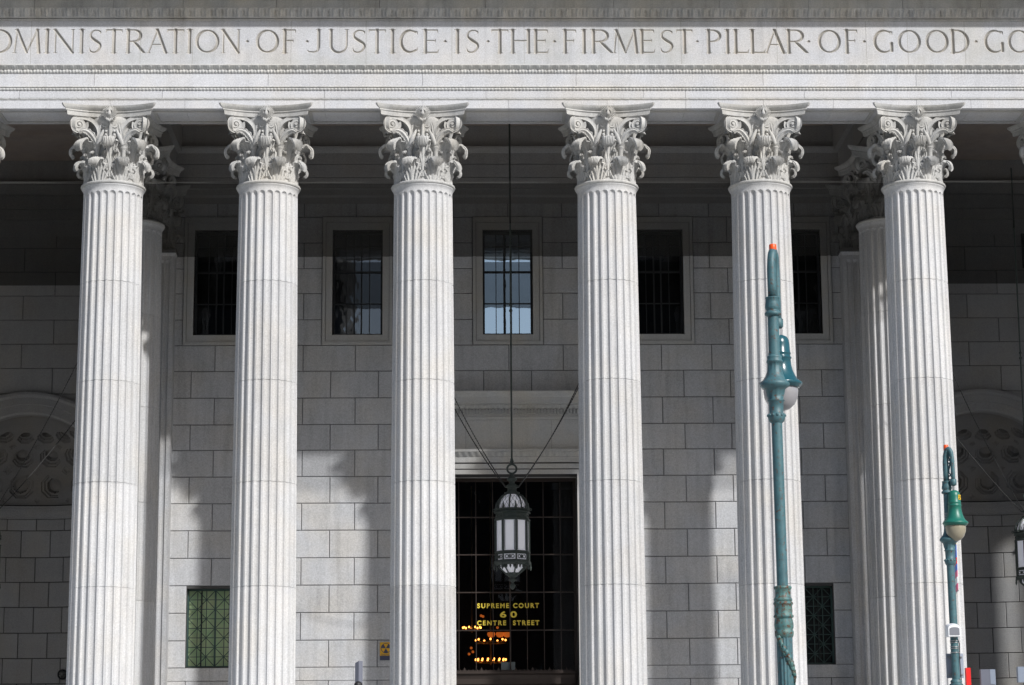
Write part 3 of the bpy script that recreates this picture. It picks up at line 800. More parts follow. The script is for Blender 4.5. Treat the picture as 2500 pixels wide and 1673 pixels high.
# ---- ashlar walls -------------------------------------------------------------
ZC = [3.1,3.9,4.75,5.64,6.07,6.98,7.91,8.84,9.77,10.71,11.64,12.56,13.48,14.37,15.30,16.24,17.15,18.06,18.99,19.88,20.80,21.72,22.25]
def block(b, x0, x1, z0, z1, fn, g=.028, d=.035, tone=None):
    """one stone with chamfered margins; fn maps (x, depth, z) to space"""
    if x1-x0 < .12: return
    e = .0045
    vs = [fn(x0+e,d,z0+e),fn(x1-e,d,z0+e),fn(x1-e,d,z1-e),fn(x0+e,d,z1-e),fn(x0+g,0,z0+g),fn(x1-g,0,z0+g),fn(x1-g,0,z1-g),fn(x0+g,0,z1-g)]
    b.add(vs, [(4,5,6,7),(0,1,5,4),(1,2,6,5),(2,3,7,6),(3,0,4,7)], tone=tone)
def ashlar(b, xa, xb, JA, JB, holes, fn, zc=ZC, smoothcourses=(3,)):
    for i in range(len(zc)-1):
        z0, z1 = zc[i], zc[i+1]
        J = sorted([xa, xb] + [j for j in (JA if i % 2 == 0 else JB) if xa+.25 < j < xb-.25])
        for a, c in zip(J[:-1], J[1:]):
            segs = [(a, c)]
            for (hx0,hx1,hz0,hz1) in holes:
                if min(z1,hz1)-max(z0,hz0) < .12: continue
                ns = []
                for (p, q) in segs:
                    if hx1 <= p or hx0 >= q: ns.append((p,q)); continue
                    if p < hx0: ns.append((p,hx0))
                    if q > hx1: ns.append((hx1,q))
                segs = ns
            for p, q in segs:
                g = .004 if i in smoothcourses else .028
                block(b, p, q, z0, z1, fn, g=g, d=.035, tone=random.random())
JA = [-11.01,-8.57,-6.2,-4.55,-2.7,-.91,.75,2.6,4.3,6.04,7.66,9.3,10.84]
JB = [-10.2,-8.7,-7.16,-5.35,-3.6,-1.95,-.03,1.86,3.6,5.28,7.03,8.6,10.05]
WX = [-10.10,-5.29,-.05,5.22,10.06]
WZ0, WZ1 = 17.51, 21.26
GWX = [-10.06, 10.04]
holes = [(x-1.22, x+1.22, 17.15, 21.71) for x in WX] + [(x-.96, x+.96, 6.07, 8.84) for x in GWX]
holes += [(-2.95, 2.85, 3.1, 13.3), (-3.35, 3.25, 13.3, 15.36)]
wl = MB()
ashlar(wl, -11.72, 11.62, JA, JB, holes, lambda x,d,z: (x, YW+d, z))
wl.build('wall', M['wall'], court)
def slab_with_holes(b, xa, xb, z0, z1, y0, y1, hs):
    """solid backing with rectangular openings"""
    xs = sorted({xa, xb, *[h[0] for h in hs], *[h[1] for h in hs]}); zs = sorted({z0, z1, *[h[2] for h in hs], *[h[3] for h in hs]})
    for a, c in zip(xs[:-1], xs[1:]):
        for p, q in zip(zs[:-1], zs[1:]):
            mx, mz = (a+c)/2, (p+q)/2
            if any(h[0] < mx < h[1] and h[2] < mz < h[3] for h in hs): continue
            b.box(a, c, y0, y1, p, q)
bk = MB()
oh = [(x-.875, x+.875, WZ0, WZ1) for x in WX] + [(x-.95, x+.95, 6.1, 8.75) for x in GWX] + [(-2.39, 2.29, 3.1, 12.62)]
slab_with_holes(bk, -13.3, 13.2, 3.1, 24.9, YW+.03, YW+.75, oh)
bk.box(-13.3,-12.9,YW+.5,YS+.2,3.1,24.9); bk.box(12.8,13.2,YW+.5,YS+.2,3.1,24.9)
M['mortar'] = mat('mortar_bed', (.06,.06,.06), .95)
bk.build('wall_core', M['mortar'], court)

# ---- upper windows -----------------------------------------------------------
wmesh = None
def window(x, blind=None, g='glass'):
    zc0, zc1 = WZ0, WZ1; hw = .875
    f = MB(); y = YW+.40
    f.box(-hw, -hw+.075, y-.05, y+.06, zc0, zc1); f.box(hw-.075, hw, y-.05, y+.06, zc0, zc1)
    f.box(-hw+.075, hw-.075, y-.05, y+.06, zc0, zc0+.11); f.box(-hw+.075, hw-.075, y-.05, y+.06, zc1-.09, zc1)
    for dx, t in ((-.405,.014),(-.125,.026),(.125,.026),(.405,.014)):
        f.box(dx-t, dx+t, y-.03, y+.03, zc0+.11, zc1-.09)
    for z, t in ((18.69,.018),(19.82,.035),):
        f.box(-hw+.075, hw-.075, y-.036, y+.034, z-t, z+t)
    f.box(-hw+.075, hw-.075, y-.036, y+.034, 20.72, 20.75)
    o = f.build('window', M['frame'], court, (x,0,0))
    s = MB()                                            # stone surround: inner moulding, outer fillet
    def fr_(h0, h1, zb0, zb1, zt0, zt1, y0, y1):
        s.box(-h1, -h0, y0, y1, zb0, zt1); s.box(h0, h1, y0, y1, zb0, zt1)
        s.box(-h0, h0, y0, y1, zb0, zb1); s.box(-h0, h0, y0, y1, zt0, zt1)
    fr_(.875, 1.10, 17.28, 17.51, 21.26, 21.50, YW-.03, YW+.3)
    fr_(1.112, 1.215, 17.155, 17.27, 21.51, 21.70, YW-.075, YW+.2)
    s.box(-.875, .875, YW+.1, YW+.6, WZ0-.02, WZ0+.004)
    s.build('window_surround', M['trim'], o)
    p = MB(); p.add([(-hw,y+.01,zc0),(hw,y+.01,zc0),(hw,y+.01,zc1),(-hw,y+.01,zc1)], [(0,1,2,3)])
    p.build('pane', M[g], o)
    if blind:
        q = MB(); q.box(blind[0], blind[1], y-.012, y-.002, blind[2], blind[3]); q.build('blind', M['blind'], o)
    b_ = MB(); b_.box(-hw-.05, hw+.05, y+1.0, y+1.1, zc0-.05, zc1+.05); b_.build('dark_interior', M['black'], o)
    return o
window(WX[0], g='dimglass'); window(WX[1], g='midglass'); window(WX[2]); window(WX[3], g='dimglass'); window(WX[4], g='dimglass')

# ---- grille windows ---------------------------------------------------------
def gwin(x, gm, label):
    hw, z0, z1 = .95, 6.10, 8.75; y = YW+.30
    g = MB(); n = 6; m_ = 8; cw = 2*(hw-.04)/n; ch = (z1-z0-.08)/m_
    xs = [-(hw-.04)+i*cw for i in range(n+1)]; zs = [z0+.04+j*ch for j in range(m_+1)]
    for i, xx in enumerate(xs):
        t = .030 if i == 3 else .013
        g.box(xx-t, xx+t, y-.02, y+.02, z0, z1)
    for zz in zs: g.box(-hw, hw, y-.018, y+.022, zz-.012, zz+.012)
    for i in range(n):
        for j in range(m_):
            a, c = ((xs[i],zs[j]),(xs[i+1],zs[j+1])) if (i+j) % 2 == 1 else ((xs[i+1],zs[j]),(xs[i],zs[j+1]))
            d = Vector((c[0]-a[0],0,c[1]-a[1])).normalized(); e = Vector((-d.z,0,d.x))*.012
            A = Vector((a[0],y-.026,a[1])); B_ = Vector((c[0],y-.026,c[1])); f = Vector((0,.03,0))
            g.add([A-e,B_-e,B_+e,A+e,A-e+f,B_-e+f,B_+e+f,A+e+f], [(0,1,2,3),(7,6,5,4),(0,4,5,1),(2,6,7,3),(1,5,6,2),(3,7,4,0)])
    g.box(-hw,-hw+.05,y-.05,y+.06,z0,z1); g.box(hw-.05,hw,y-.05,y+.06,z0,z1); g.box(-hw,hw,y-.05,y+.06,z1-.06,z1); g.box(-hw,hw,y-.05,y+.06,z0,z0+.04)
    o = g.build('grille_window', M['grille'], court, (x,0,0)); o['label'] = label
    p = MB(); p.box(-hw, hw, y+.16, y+.2, z0, z1); p.build('pane', gm, o)
    s = MB()
    for xx in (-.48, .48): s.box(xx-.02, xx+.02, y+.10, y+.16, z0, z1)
    s.build('sash', M['frame'], o)
gwin(GWX[0], M['greenglass'], 'grille window backed by green glass')
gwin(GWX[1], M['darkglass'], 'grille window backed by dark glass')

# ---- pilasters ---------------------------------------------------------------
def pil_capital():
    return ME_cap
for s in (-1, 1):
    x = s*(HC+2*BAY)-.0
    b = MB(); w_ = .86; y0 = 8.55; n = 7
    rows = []
    for z in (FL, 19.95, 20.0, 20.05, 20.12, 20.2, 20.28, 20.33):
        k = 1 if z <= 19.95 else max(0, 1-(z-19.95)/.1)
        e = .0 if z < 20.2 else (z-20.2)*.5
        row = [(x-w_-e, YW+.6, z), (x-w_-e, y0-e, z)]
        for i in range(n):
            c = -w_+.13+(2*w_-.26)*(i+.5)/n; h = .088
            for u in (-1,-.8,-.4,0,.4,.8,1): row.append((x+c+u*h, y0-e+.07*k*math.sqrt(max(0,1-u*u)), z))
        row += [(x+w_+e, y0-e, z), (x+w_+e, YW+.6, z)]
        rows.append(row)
    b.grid(np.array(rows), smooth=False)
    p = b.build('pilaster', M['wall'], court)
    cp_ = link('capital', ME_cap, M['side'], p, (x, 9.33, 0)); cp_.scale = (.97, .68, 1)
    ab_ = link('abacus', ME_aba, M['side'], p, (x, 9.33, 0)); ab_.scale = (.97, .68, 1)
    mb = MB(); mb.box(x-w_-.06, x+w_+.06, y0-.07, YW+.5, 20.335, 20.43); mb.build('neck_moulding', M['side'], p)

# ---- doorway ------------------------------------------------------------------
dw = MB(); dx0, dx1 = -2.39, 2.29
def lint(b, y, z0, z1, e=0): b.box(dx0-.55-e, dx1+.55+e, y, YW+.3, z0, z1)
dw.box(dx0-.20, dx0, YW-.02, YW+.9, 3.1, 12.62); dw.box(dx1, dx1+.20, YW-.02, YW+.9, 3.1, 12.62)
dw.box(dx0-.38, dx0-.202, YW-.05, YW+.3, 3.1, 12.81); dw.box(dx1+.202, dx1+.38, YW-.05, YW+.3, 3.1, 12.81)
dw.box(dx0-.55, dx0-.382, YW-.08, YW+.3, 3.1, 13.02); dw.box(dx1+.382, dx1+.55, YW-.08, YW+.3, 3.1, 13.02)
dw.box(dx0-.2, dx1+.2, YW-.02, YW+1.1, 12.622, 12.775)
dw.box(dx0-.38, dx1+.38, YW-.05, YW+.3, 12.777+.033, 12.975)
dw.box(dx0-.55, dx1+.55, YW-.08, YW+.3, 12.98+.042, 13.21)
carved(dw, [(YW-.08,13.215),(YW-.11,13.24),(YW-.14,13.29),(YW-.19,13.35),(YW-.20,13.37)], dx0-.6, dx1+.6, lambda X,S: .022*np.sin(PI*S)*np.cos(2*PI*X/.22)+.012*np.sin(PI*S)*np.cos(2*PI*X/.055))
dw.box(dx0-.62, dx1+.62, YW-.22, YW+.3, 13.375, 13.46)
ftone = [dx0-.55,-1.6,-.05+.1,.9+.7,dx1+.55]
for a, c in zip([dx0-.55,-1.53,1.42],[-1.53,1.42,dx1+.55]):
    dw.box(a+.004, c-.004, YW-.05, YW+.3, 13.462, 14.50, tone=random.random())
dw.box(dx0-.6, dx1+.6, YW-.10, YW+.3, 14.50, 14.62); dw.box(dx0-.6, dx1+.6, YW-.16, YW+.3, 14.625, 14.66)
dw.box(dx0-.6, dx1+.6, YW-.17, YW+.3, 14.662, 14.84)
for i in range(int(5.8/.112)): dw.box(dx0-.58+i*.112, dx0-.58+i*.112+.062, YW-.30, YW-.17, 14.69, 14.84)
carved(dw, [(YW-.2,14.842),(YW-.25,14.87),(YW-.32,14.93),(YW-.36,14.97),(YW-.37,15.0)], dx0-.65, dx1+.65, lambda X,S: egg(X*.33/.20, S)*.62)
dw.prism_x([(YW-.6,15.0),(YW+.3,15.0),(YW+.3,15.39),(YW-.78,15.39),(YW-.76,15.33),(YW-.66,15.24),(YW-.62,15.22),(YW-.6,15.2)], dx0-.85, dx1+.85)
dws = dw.build('doorway', M['trim'], court)
YG = YW+1.1
br = MB()
mx_list = [-1.80+.02,-1.19,-.605,-.02,.565,1.15,1.735]
for i, x in enumerate(mx_list): 
    t = .024 if i == 3 else .013
    br.box(x-t, x+t, YG-.06, YG+.02, 6.02, 12.6)
for z in (7.36, 8.66, 9.96, 11.26): br.box(dx0, dx1, YG-.062, YG+.022, z-.018, z+.018)
br.box(dx0, dx0+.10, YG-.08, YG+.05, 3.1, 12.62); br.box(dx1-.10, dx1, YG-.08, YG+.05, 3.1, 12.62); br.box(dx0+.1, dx1-.1, YG-.08, YG+.05, 12.50, 12.62)
br.build('glazing_bars', M['bronze'], dws)
tb = MB()
tb.prism_x([(YG-.02,5.2),(YG+.05,5.2),(YG+.05,5.93),(YG-.42,5.93),(YG-.42,5.87),(YG-.34,5.82),(YG-.30,5.70),(YG-.30,5.52),(YG-.24,5.48),(YG-.22,5.2)], dx0+.1, dx1-.1)
x = dx0+.15
k = 0
while x < dx1-.2:                                       # pierced cresting on the transom bar
    big = (k % 4 == 0)
    h = .16 if big else .085
    tb.add([(x,YG-.38,5.93),(x+.13,YG-.38,5.93),(x+.065,YG-.38,5.93+h),(x,YG-.34,5.93),(x+.13,YG-.34,5.93),(x+.065,YG-.34,5.93+h)],
           [(0,1,2),(5,4,3),(0,3,4,1),(1,4,5,2),(2,5,3,0)])
    tb.torus((x+.13,YG-.36,5.955), (0,1,0), .028, .010, 10, 5)
    x += .145; k += 1
tb.box(dx0+.1, dx1-.1, YG-.40, YG-.33, 5.93, 5.955)
tb.build('transom_bar', M['bronze'], dws)
dg = MB(); dg.add([(dx0,YG,3.1),(dx1,YG,3.1),(dx1,YG,12.6),(dx0,YG,12.6)], [(0,1,2,3)]); dg.build('pane', M['doorglass'], dws)
dl = MB()
for a, c in ((dx0+.15,-1.05),(-.95,.85),(.95,dx1-.15)):
    dl.box(a, c, YG-.12, YG-.03, 5.02, 5.19); dl.box(a, a+.12, YG-.12, YG-.03, 3.1, 5.02); dl.box(c-.12, c, YG-.12, YG-.03, 3.1, 5.02)
dl.build('door_leaf', M['brass'], dws)
ro = MB()                                               # dark hall behind the glass
ro.add([(-8,YG+.2,3.1),(8,YG+.2,3.1),(8,26,3.1),(-8,26,3.1),(-8,YG+.2,13.5),(8,YG+.2,13.5),(8,26,13.5),(-8,26,13.5)],
       [(0,1,2,3),(4,7,6,5),(1,5,6,2),(2,6,7,3),(3,7,4,0)])
ro.build('hall', M['black'], court)
def text_mesh(txt, h, width=None, bold=.0, spacing=1.0):
    cu = bpy.data.curves.new('lettering', 'FONT'); cu.body = txt; cu.size = 1; cu.offset = bold; cu.extrude = .0; cu.space_character = spacing
    cu.align_x = 'CENTER'; cu.resolution_u = 6
    ob = bpy.data.objects.new('tmp', cu); COL.objects.link(ob)
    dg_ = bpy.context.evaluated_depsgraph_get(); me = bpy.data.meshes.new_from_object(ob.evaluated_get(dg_))
    bpy.data.objects.remove(ob)
    v = np.array([p.co[:] for p in me.vertices]); mn, mxx = v.min(0), v.max(0)
    sxx = (width/(mxx[0]-mn[0])) if width else h/(mxx[1]-mn[1]); sz = h/(mxx[1]-mn[1])
    for p in me.vertices:
        p.co = ((p.co.x-(mn[0]+mxx[0])/2)*sxx, 0, (p.co.y-(mn[1]+mxx[1])/2)*sz)
    return me
def text(txt, loc, h, width, m_, parent, bold=.03, spacing=1.15, name='lettering'):
    return link(name, text_mesh(txt, h, width, bold, spacing), m_, parent, loc)
TY = YG-.075
# positions checked with the camera
text('SUPREME COURT', (-.09, TY, 8.20), .170, 2.13, M['gold'], dws, bold=.035, spacing=1.35)
text('60', (-.08, TY, 7.90), .22, .58, M['gold'], dws, spacing=1.6)
text('CENTRE  STREET', (-.09, TY, 7.61), .170, 2.14, M['gold'], dws, bold=.035, spacing=1.35)

# ---- side walls with coffered niches -------------------------------------------
NR, NXC, NZ, NE = 3.05, 17.38, 12.45, .58
def side_wall(s):
    xc = s*NXC; xa, xb = (-26, -12.9) if s < 0 else (12.9, 26)
    b = MB()
    RO = 3.8
    offs = 1.05
    JAx = [xc+d for d in (-6.9,-4.75,-2.55,-.35,1.85,4.1,6.3)]; JBx = [xc+d for d in (-5.8,-3.6,-1.4,.8,3.0,5.2)]
    zc = [3.1,3.9,4.7,5.64,6.55,7.45,8.35,9.25,10.15,11.05,11.75,12.45] + [12.95,13.85,14.7,15.5,16.25,17.2,18.1,19.0,19.9,20.8,21.7,22.2]
    for i in range(len(zc)-1):
        z0, z1 = zc[i], zc[i+1]; zm = z0 if z1 > NZ else z0
        if z0 >= 16.2: h = None
        elif z0 >= NZ-.1:
            h = math.sqrt(max(0, RO**2-(max(0,(z1-NZ)))**2)) if z1-NZ < RO-.02 else None
        else: h = RO
        J = sorted([xa,xb]+[j for j in (JAx if i%2 else JBx) if xa+.3 < j < xb-.3])
        for a, c in zip(J[:-1], J[1:]):
            segs = [(a,c)]
            if h:
                segs = []
                if a < xc-h: segs.append((a, min(c, xc-h)))
                if c > xc+h: segs.append((max(a, xc+h), c))
            for p,q in segs: block(b, p, q, z0, z1, lambda x,d,z: (x, YS+d, z), g=.02, tone=random.random())
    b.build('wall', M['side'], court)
    # backing with an arched opening
    k = MB(); n = 40
    for i in range(n):
        a0, a1 = PI*i/n, PI*(i+1)/n
        p0 = (xc+NR*math.cos(a0), NZ+NR*math.sin(a0)); p1 = (xc+NR*math.cos(a1), NZ+NR*math.sin(a1))
        k.add([(p0[0],YS+.036,p0[1]),(p1[0],YS+.036,p1[1]),(p1[0],YS+.036,24.9),(p0[0],YS+.036,24.9)], [(0,1,2,3)])
    k.add([(xa,YS+.036,3.1),(xc-NR,YS+.036,3.1),(xc-NR,YS+.036,24.9),(xa,YS+.036,24.9)], [(0,1,2,3)])
    k.add([(xc+NR,YS+.036,3.1),(xb,YS+.036,3.1),(xb,YS+.036,24.9),(xc+NR,YS+.036,24.9)], [(0,1,2,3)])
    k.build('wall_core', M['mortar'], court)
    # niche wall: curved courses
    nm = MB(); RN = NR; zc2 = [3.1,4.1,5.0,5.9,6.82,7.74,8.68,9.6,10.51,11.5,11.93]
    yc = YS+.4
    for i in range(len(zc2)-1):
        nb = 9; off = .5 if i % 2 else 0
        edges = [0] + [PI*(j+off)/nb for j in range(0 if off else 1, nb)] + [PI]
        for a0, a1 in zip(edges[:-1], edges[1:]):
            if a1-a0 < .02: continue
            t_ = random.random(); na = 6; g = .026; w_ = .009
            for q in range(na):
                u0 = a0+(a1-a0)*q/na; u1 = a0+(a1-a0)*(q+1)/na
                e0 = g/RN if q == 0 else 0; e1 = g/RN if q == na-1 else 0
                def Pn(a, d, z): return (xc+(RN+d)*math.cos(a), yc+(RN+d)*math.sin(a)*NE, z)
                z0, z1 = zc2[i], zc2[i+1]
                nm.add([Pn(u0+e0,0,z0+g),Pn(u1-e1,0,z0+g),Pn(u1-e1,0,z1-g),Pn(u0+e0,0,z1-g),Pn(u0+(w_/RN if q == 0 else 0),.04,z0+w_),Pn(u1-(w_/RN if q == na-1 else 0),.04,z0+w_),Pn(u1-(w_/RN if q == na-1 else 0),.04,z1-w_),Pn(u0+(w_/RN if q == 0 else 0),.04,z1-w_)],
                       [(3,2,1,0),(4,5,1,0)[::-1],(7,3,2,6)[::-1] if False else (3,7,6,2)]+([(0,3,7,4)] if q==0 else [])+([(1,5,6,2)] if q==na-1 else []), tone=t_)
    for sg in (-1,1):                                    # reveals
        xx = xc+sg*NR; nm.box(min(xx,xx+sg*.3), max(xx,xx+sg*.3), YS+.04, yc, 3.1, 12.40)
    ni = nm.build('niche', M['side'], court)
    cb = MB()                                            # curved cornice band at the springing
    prof = [(.02,11.93),(-.03,11.95),(-.03,12.01),(-.10,12.08),(-.16,12.18),(-.17,12.26),(-.22,12.28),(-.22,12.40),(.05,12.40)]
    cb.lathe([(RN+d,z) for d,z in prof], xc, yc, 48, a0=0, a1=PI, smooth=False)
    cb.v = [(p[0], yc+(p[1]-yc)*NE, p[2]) for p in cb.v]
    for sg in (-1,1):
        cb.box(xc+sg*(RN-.22) if sg>0 else xc-RN, xc+RN if sg>0 else xc-RN+.22, YS-.02, yc, 12.28, 12.40)
        cb.box(xc+sg*(RN-.10) if sg>0 else xc-RN, xc+RN if sg>0 else xc-RN+.10, YS+.0, yc, 11.95, 12.28)
    cb.build('niche_cornice', M['side'], ni)
    # archivolt on the wall face and barrel reveal
    av = MB()
    rows = []
    for d, y in ((3.84,YS+.04),(3.84,YS-.20),(3.74,YS-.21),(3.68,YS-.16),(3.66,YS-.10),(3.42,YS-.095),(3.40,YS-.05),(3.12,YS-.04),(3.07,YS-.005),(NR,YS+.02),(NR,YS+.2),(NR+.015,YS+.205),(NR+.015,YS+.22),(NR,YS+.225),(NR,yc)):
        rows.append([(xc+d*math.cos(PI*i/48), y, NZ+d*math.sin(PI*i/48)) for i in range(49)])
    av.grid(np.array(rows), smooth=False)
    av.build('archivolt', M['side'], ni)
    jt = MB()
    for i in range(1,18):
        a = PI*i/18; e = .004
        P0 = [(xc+d*math.cos(a+t), YS-.055 if d<3.95 else YS-.124, NZ+d*math.sin(a+t)) for d in (3.45,3.95) for t in (-e/d*1.5,e/d*1.5)]
    # coffered half dome: octagons stepped back, small lozenges between
    na, nl = 300, 150
    az = np.linspace(0, PI, na); la = np.linspace(0, PI/2-.02, nl)
    A, L = np.meshgrid(az, la)
    off = np.zeros_like(A)
    rowsC = [(R(13), 8, .43, 0), (R(34), 8, .37, 0), (R(52), 8, .28, 0)]
    for lat, n_, rad, o2 in rowsC:
        for j in range(n_):
            ac = PI*(j+.5)/n_
            dx = (A-ac)*np.cos(lat)*NR; dz = (L-lat)*NR
            o8 = np.maximum(np.maximum(np.abs(dx), np.abs(dz)), (np.abs(dx)+np.abs(dz))*.7071)
            dp = np.where(o8 < rad, .10, 0)+np.where(o8 < rad*.80, .10, 0)+np.where(np.hypot(dx,dz) < rad*.58, .24, 0)
            dp -= np.where(np.hypot(dx,dz) < rad*.38, .05*np.cos(np.hypot(dx,dz)/(rad*.38)*PI/2), 0)
            off = np.maximum(off, dp)
    for lat, n_, rad in ((R(24),8,.10),(R(43.5),8,.08),(R(3.0),8,.07)):
        for j in range(n_+1):
            ac = PI*j/n_
            dx = np.abs((A-ac)*np.cos(lat)*NR); dz = np.abs((L-lat)*NR)
            dm = dx+dz
            off = np.maximum(off, np.where(dm < rad*1.6, .03, 0)); off = off+np.where(dm < rad*.8, .05, 0)
    rr = NR+off
    G = np.stack([xc+rr*np.cos(L)*np.cos(A), yc+rr*np.cos(L)*np.sin(A)*NE, NZ+(rr*np.sin(L))], -1)
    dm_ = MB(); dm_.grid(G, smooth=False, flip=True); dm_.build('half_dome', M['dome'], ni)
    # attic window of the side wall, high up
side_wall(-1); side_wall(1)
for s, xx in ((1,19.97),):
    f = MB(); f.box(-.8,.8,YS-.03,YS+.0,20.87,22.56); f.build('window', M['black'], court, (xx,0,0))
# unseen ends closing the portico
pa = MB()
pa.box(-40,-24.2,-1.2,30,0,30); pa.box(-26,-24,8,30,0,27)
pa.build('unseen_end_wall', M['wall'], court)
pb = MB()  # added thin walls; their slot lets one sunlit strip into the niche
pb.box(23.9,29.8,-.08,.06,0,30); pb.box(30.4,45,-.08,.06,0,30); pb.box(29.8,30.4,-.08,.06,25.6,30); pb.box(24.5,26,11,30,0,27)
pb.build('unseen_end_wall', M['wall'], court)
bkx = MB(); bkx.box(-40,40,20,21,0,33); bkx.build('rear_wall', M['black'], court)

# ================================================================== NET AND WIRES
nb = MB()
def netpts(xa, xb, y0, y1, nx, ny, z0, z1, sag):
    G = np.zeros((ny, nx, 3))
    for j in range(ny):
        for i in range(nx):
            u, v = i/(nx-1), j/(ny-1)
            G[j,i] = (xa+(xb-xa)*u, y0+(y1-y0)*v, z0+(z1-z0)*v-sag*math.sin(PI*v)*(.6+.4*math.sin(PI*u)))
    return G
n1 = MB(); n1.grid(netpts(-12.4,12.35,.12,YW+.0,30,10,20.53,20.29,.0))
tag(n1.build('bird_net', M['net']), 'dark bird netting stretched level between the capitals and the central wall', 'net', 'bird nets under the portico ceiling')
for s in (-1,1):
    q = MB(); q.grid(netpts(s*12.5, s*24.0, .12, YS, 20, 10, 20.53, 20.29, .0))
    tag(q.build('bird_net', M['net']), 'dark bird netting over the %s bays beside the niche wall' % ('left-hand' if s<0 else 'right-hand'), 'net', 'bird nets under the portico ceiling')
wi = MB(); wi.bar((-24,.10,20.56),(24,.10,20.56),.005,5)
tag(wi.build('wire', M['wire']), 'thin pale wire stretched across all columns at capital foot height', 'wire')

# ================================================================== HANGING LANTERNS
def lantern_proto():
    r = empty('hanging_lantern', (0,0,0))
    zz = lambda v: -.0133*(v-1130)                       # z measured from the rod's lower end
    a = MB(); a.bar((0,0,zz(1126)),(0,0,12.5),.030,8)
    for z_ in (5.05, 5.25): a.ball((0,0,z_), .06, 10, 6)
    a.build('rod', M['verd'], r)
    g = MB(); g.ball((0,0,zz(1127)),.065,12,8); g.bar((0,0,zz(1123)),(0,0,zz(1120)),.05,10); g.torus((0,0,zz(1145)),(0,1,0),.15,.034,28,8)
    g.build('ring', M['verd'], r)
    c = MB()
    c.lathe([(.002,zz(1157)),(.07,zz(1159)),(.06,zz(1162)),(.09,zz(1165)),(.16,zz(1168)),(.165,zz(1172)),(.09,zz(1177)),(.085,zz(1181)),(.14,zz(1184)),(.24,zz(1188)),(.245,zz(1190)),
             (.15,zz(1192)),(.145,zz(1199)),(.17,zz(1201)),(.25,zz(1203)),(.25,zz(1206)),(.18,zz(1208)),(.002,zz(1208))], seg=24)
    c.build('canopy', M['verd'], r)
    n = 8
    d = MB(); d.lathe([(.17,zz(1208)),(.30,zz(1214)),(.38,zz(1222)),(.43,zz(1234)),(.445,zz(1246))], seg=24); d.build('dome_glass', M['milk'], r)
    b = MB()
    for k in range(n):                                   # dome ribs with scroll feet
        t = 2*PI*(k+.5)/n; ct, st_ = math.cos(t), math.sin(t)
        pts = [(rr*ct, rr*st_, zz(v)) for rr, v in ((.20,1207),(.33,1211),(.45,1222),(.52,1236),(.535,1248))]
        b.tube(pts, .026, 6)
        b.torus((.60*ct,.60*st_,zz(1246)), (-st_,ct,0), .035, .014, 10, 5)
        t2 = 2*PI*k/n                                    # palmette spikes on the crown ring
        b.lathe([(.05,zz(1246)),(.035,zz(1238)),(.008,zz(1228))], .53*math.cos(t2), .53*math.sin(t2), 6)
    for k in range(20):                                  # wire guard on the dome
        for sg in (-1,1):
            pts = []
            for i in range(7):
                v = 1212+i*5.5; rr = np.interp(v, [1208,1214,1222,1234,1246], [.2,.33,.41,.455,.47]); tt = 2*PI*k/20+sg*i*.10
                pts.append((rr*math.cos(tt), rr*math.sin(tt), zz(v)))
            b.tube(pts, .006, 3)
    b.build('dome_frame', M['verd'], r)
    bb = MB()
    octg = lambda rr: (lambda t, z: math.cos(PI/n)/math.cos(((t) % (2*PI/n))-PI/n))
    def octl(prof): bb.lathe(prof, seg=n, smooth=False, a0=0)
    octl([(.50,zz(1243)),(.60,zz(1244)),(.60,zz(1247)),(.56,zz(1249)),(.60,zz(1251)),(.61,zz(1254)),(.55,zz(1256)),(.55,zz(1267)),(.60,zz(1269)),(.60,zz(1272)),(.50,zz(1274))])
    octl([(.50,zz(1346)),(.59,zz(1348)),(.60,zz(1351)),(.55,zz(1353)),(.55,zz(1355)),(.50,zz(1355))])
    octl([(.50,zz(1369)),(.56,zz(1369)),(.61,zz(1372)),(.62,zz(1376)),(.58,zz(1380)),(.45,zz(1381)),(.40,zz(1381))])
    for k in range(n):
        t = 2*PI*k/n; x, y = .555*math.cos(t), .555*math.sin(t)
        bb.bar((x,y,zz(1271)),(x,y,zz(1348)),.034,6); bb.bar((x,y,zz(1352)),(x,y,zz(1372)),.030,6)
        bb.lathe([(.002,zz(1394)),(.03,zz(1390)),(.035,zz(1386)),(.02,zz(1382)),(.03,zz(1378))], .60*math.cos(t), .60*math.sin(t), 6)
        # pierced scrollwork between the posts of the lower band, and studs in the upper band
        t2 = 2*PI*(k+.5)/n; m_ = .555*math.cos(PI/n); ax = Vector((math.cos(t2), math.sin(t2), 0)); tg = Vector((-math.sin(t2), math.cos(t2), 0))
        c0 = ax*(m_+.005)
        for q in (-1,0,1): bb.torus(c0+tg*(q*.095)+Vector((0,0,zz(1362))), ax, .052, .013, 10, 5)
        bb.ball(tuple(c0+Vector((0,0,zz(1362)))), .035, 6, 5)
        for q in (-.1,.1): bb.ball(tuple(c0+tg*q+Vector((0,0,zz(1262)))), .022, 6, 5)
        # narrow frames round each pane
        for q in (-1,1):
            p0 = c0+tg*q*(.155); bb.bar(tuple(p0+Vector((0,0,zz(1274)))), tuple(p0+Vector((0,0,zz(1346)))), .012, 4)
        bb.tube([tuple(Vector((math.cos(t),math.sin(t),0))*rr+Vector((0,0,zz(v)))) for rr, v in ((.46,1380),(.42,1388),(.33,1394),(.24,1400),(.20,1403))], .024, 6)
        for q in (-.12,0,.12):                           # hanging leaf fringe
            p0 = ax*(.415)+tg*q; bb.lathe([(.035,zz(1381)),(.03,zz(1385)),(.004,zz(1389))], p0.x, p0.y, 5)
    bb.build('cage', M['verd'], r)
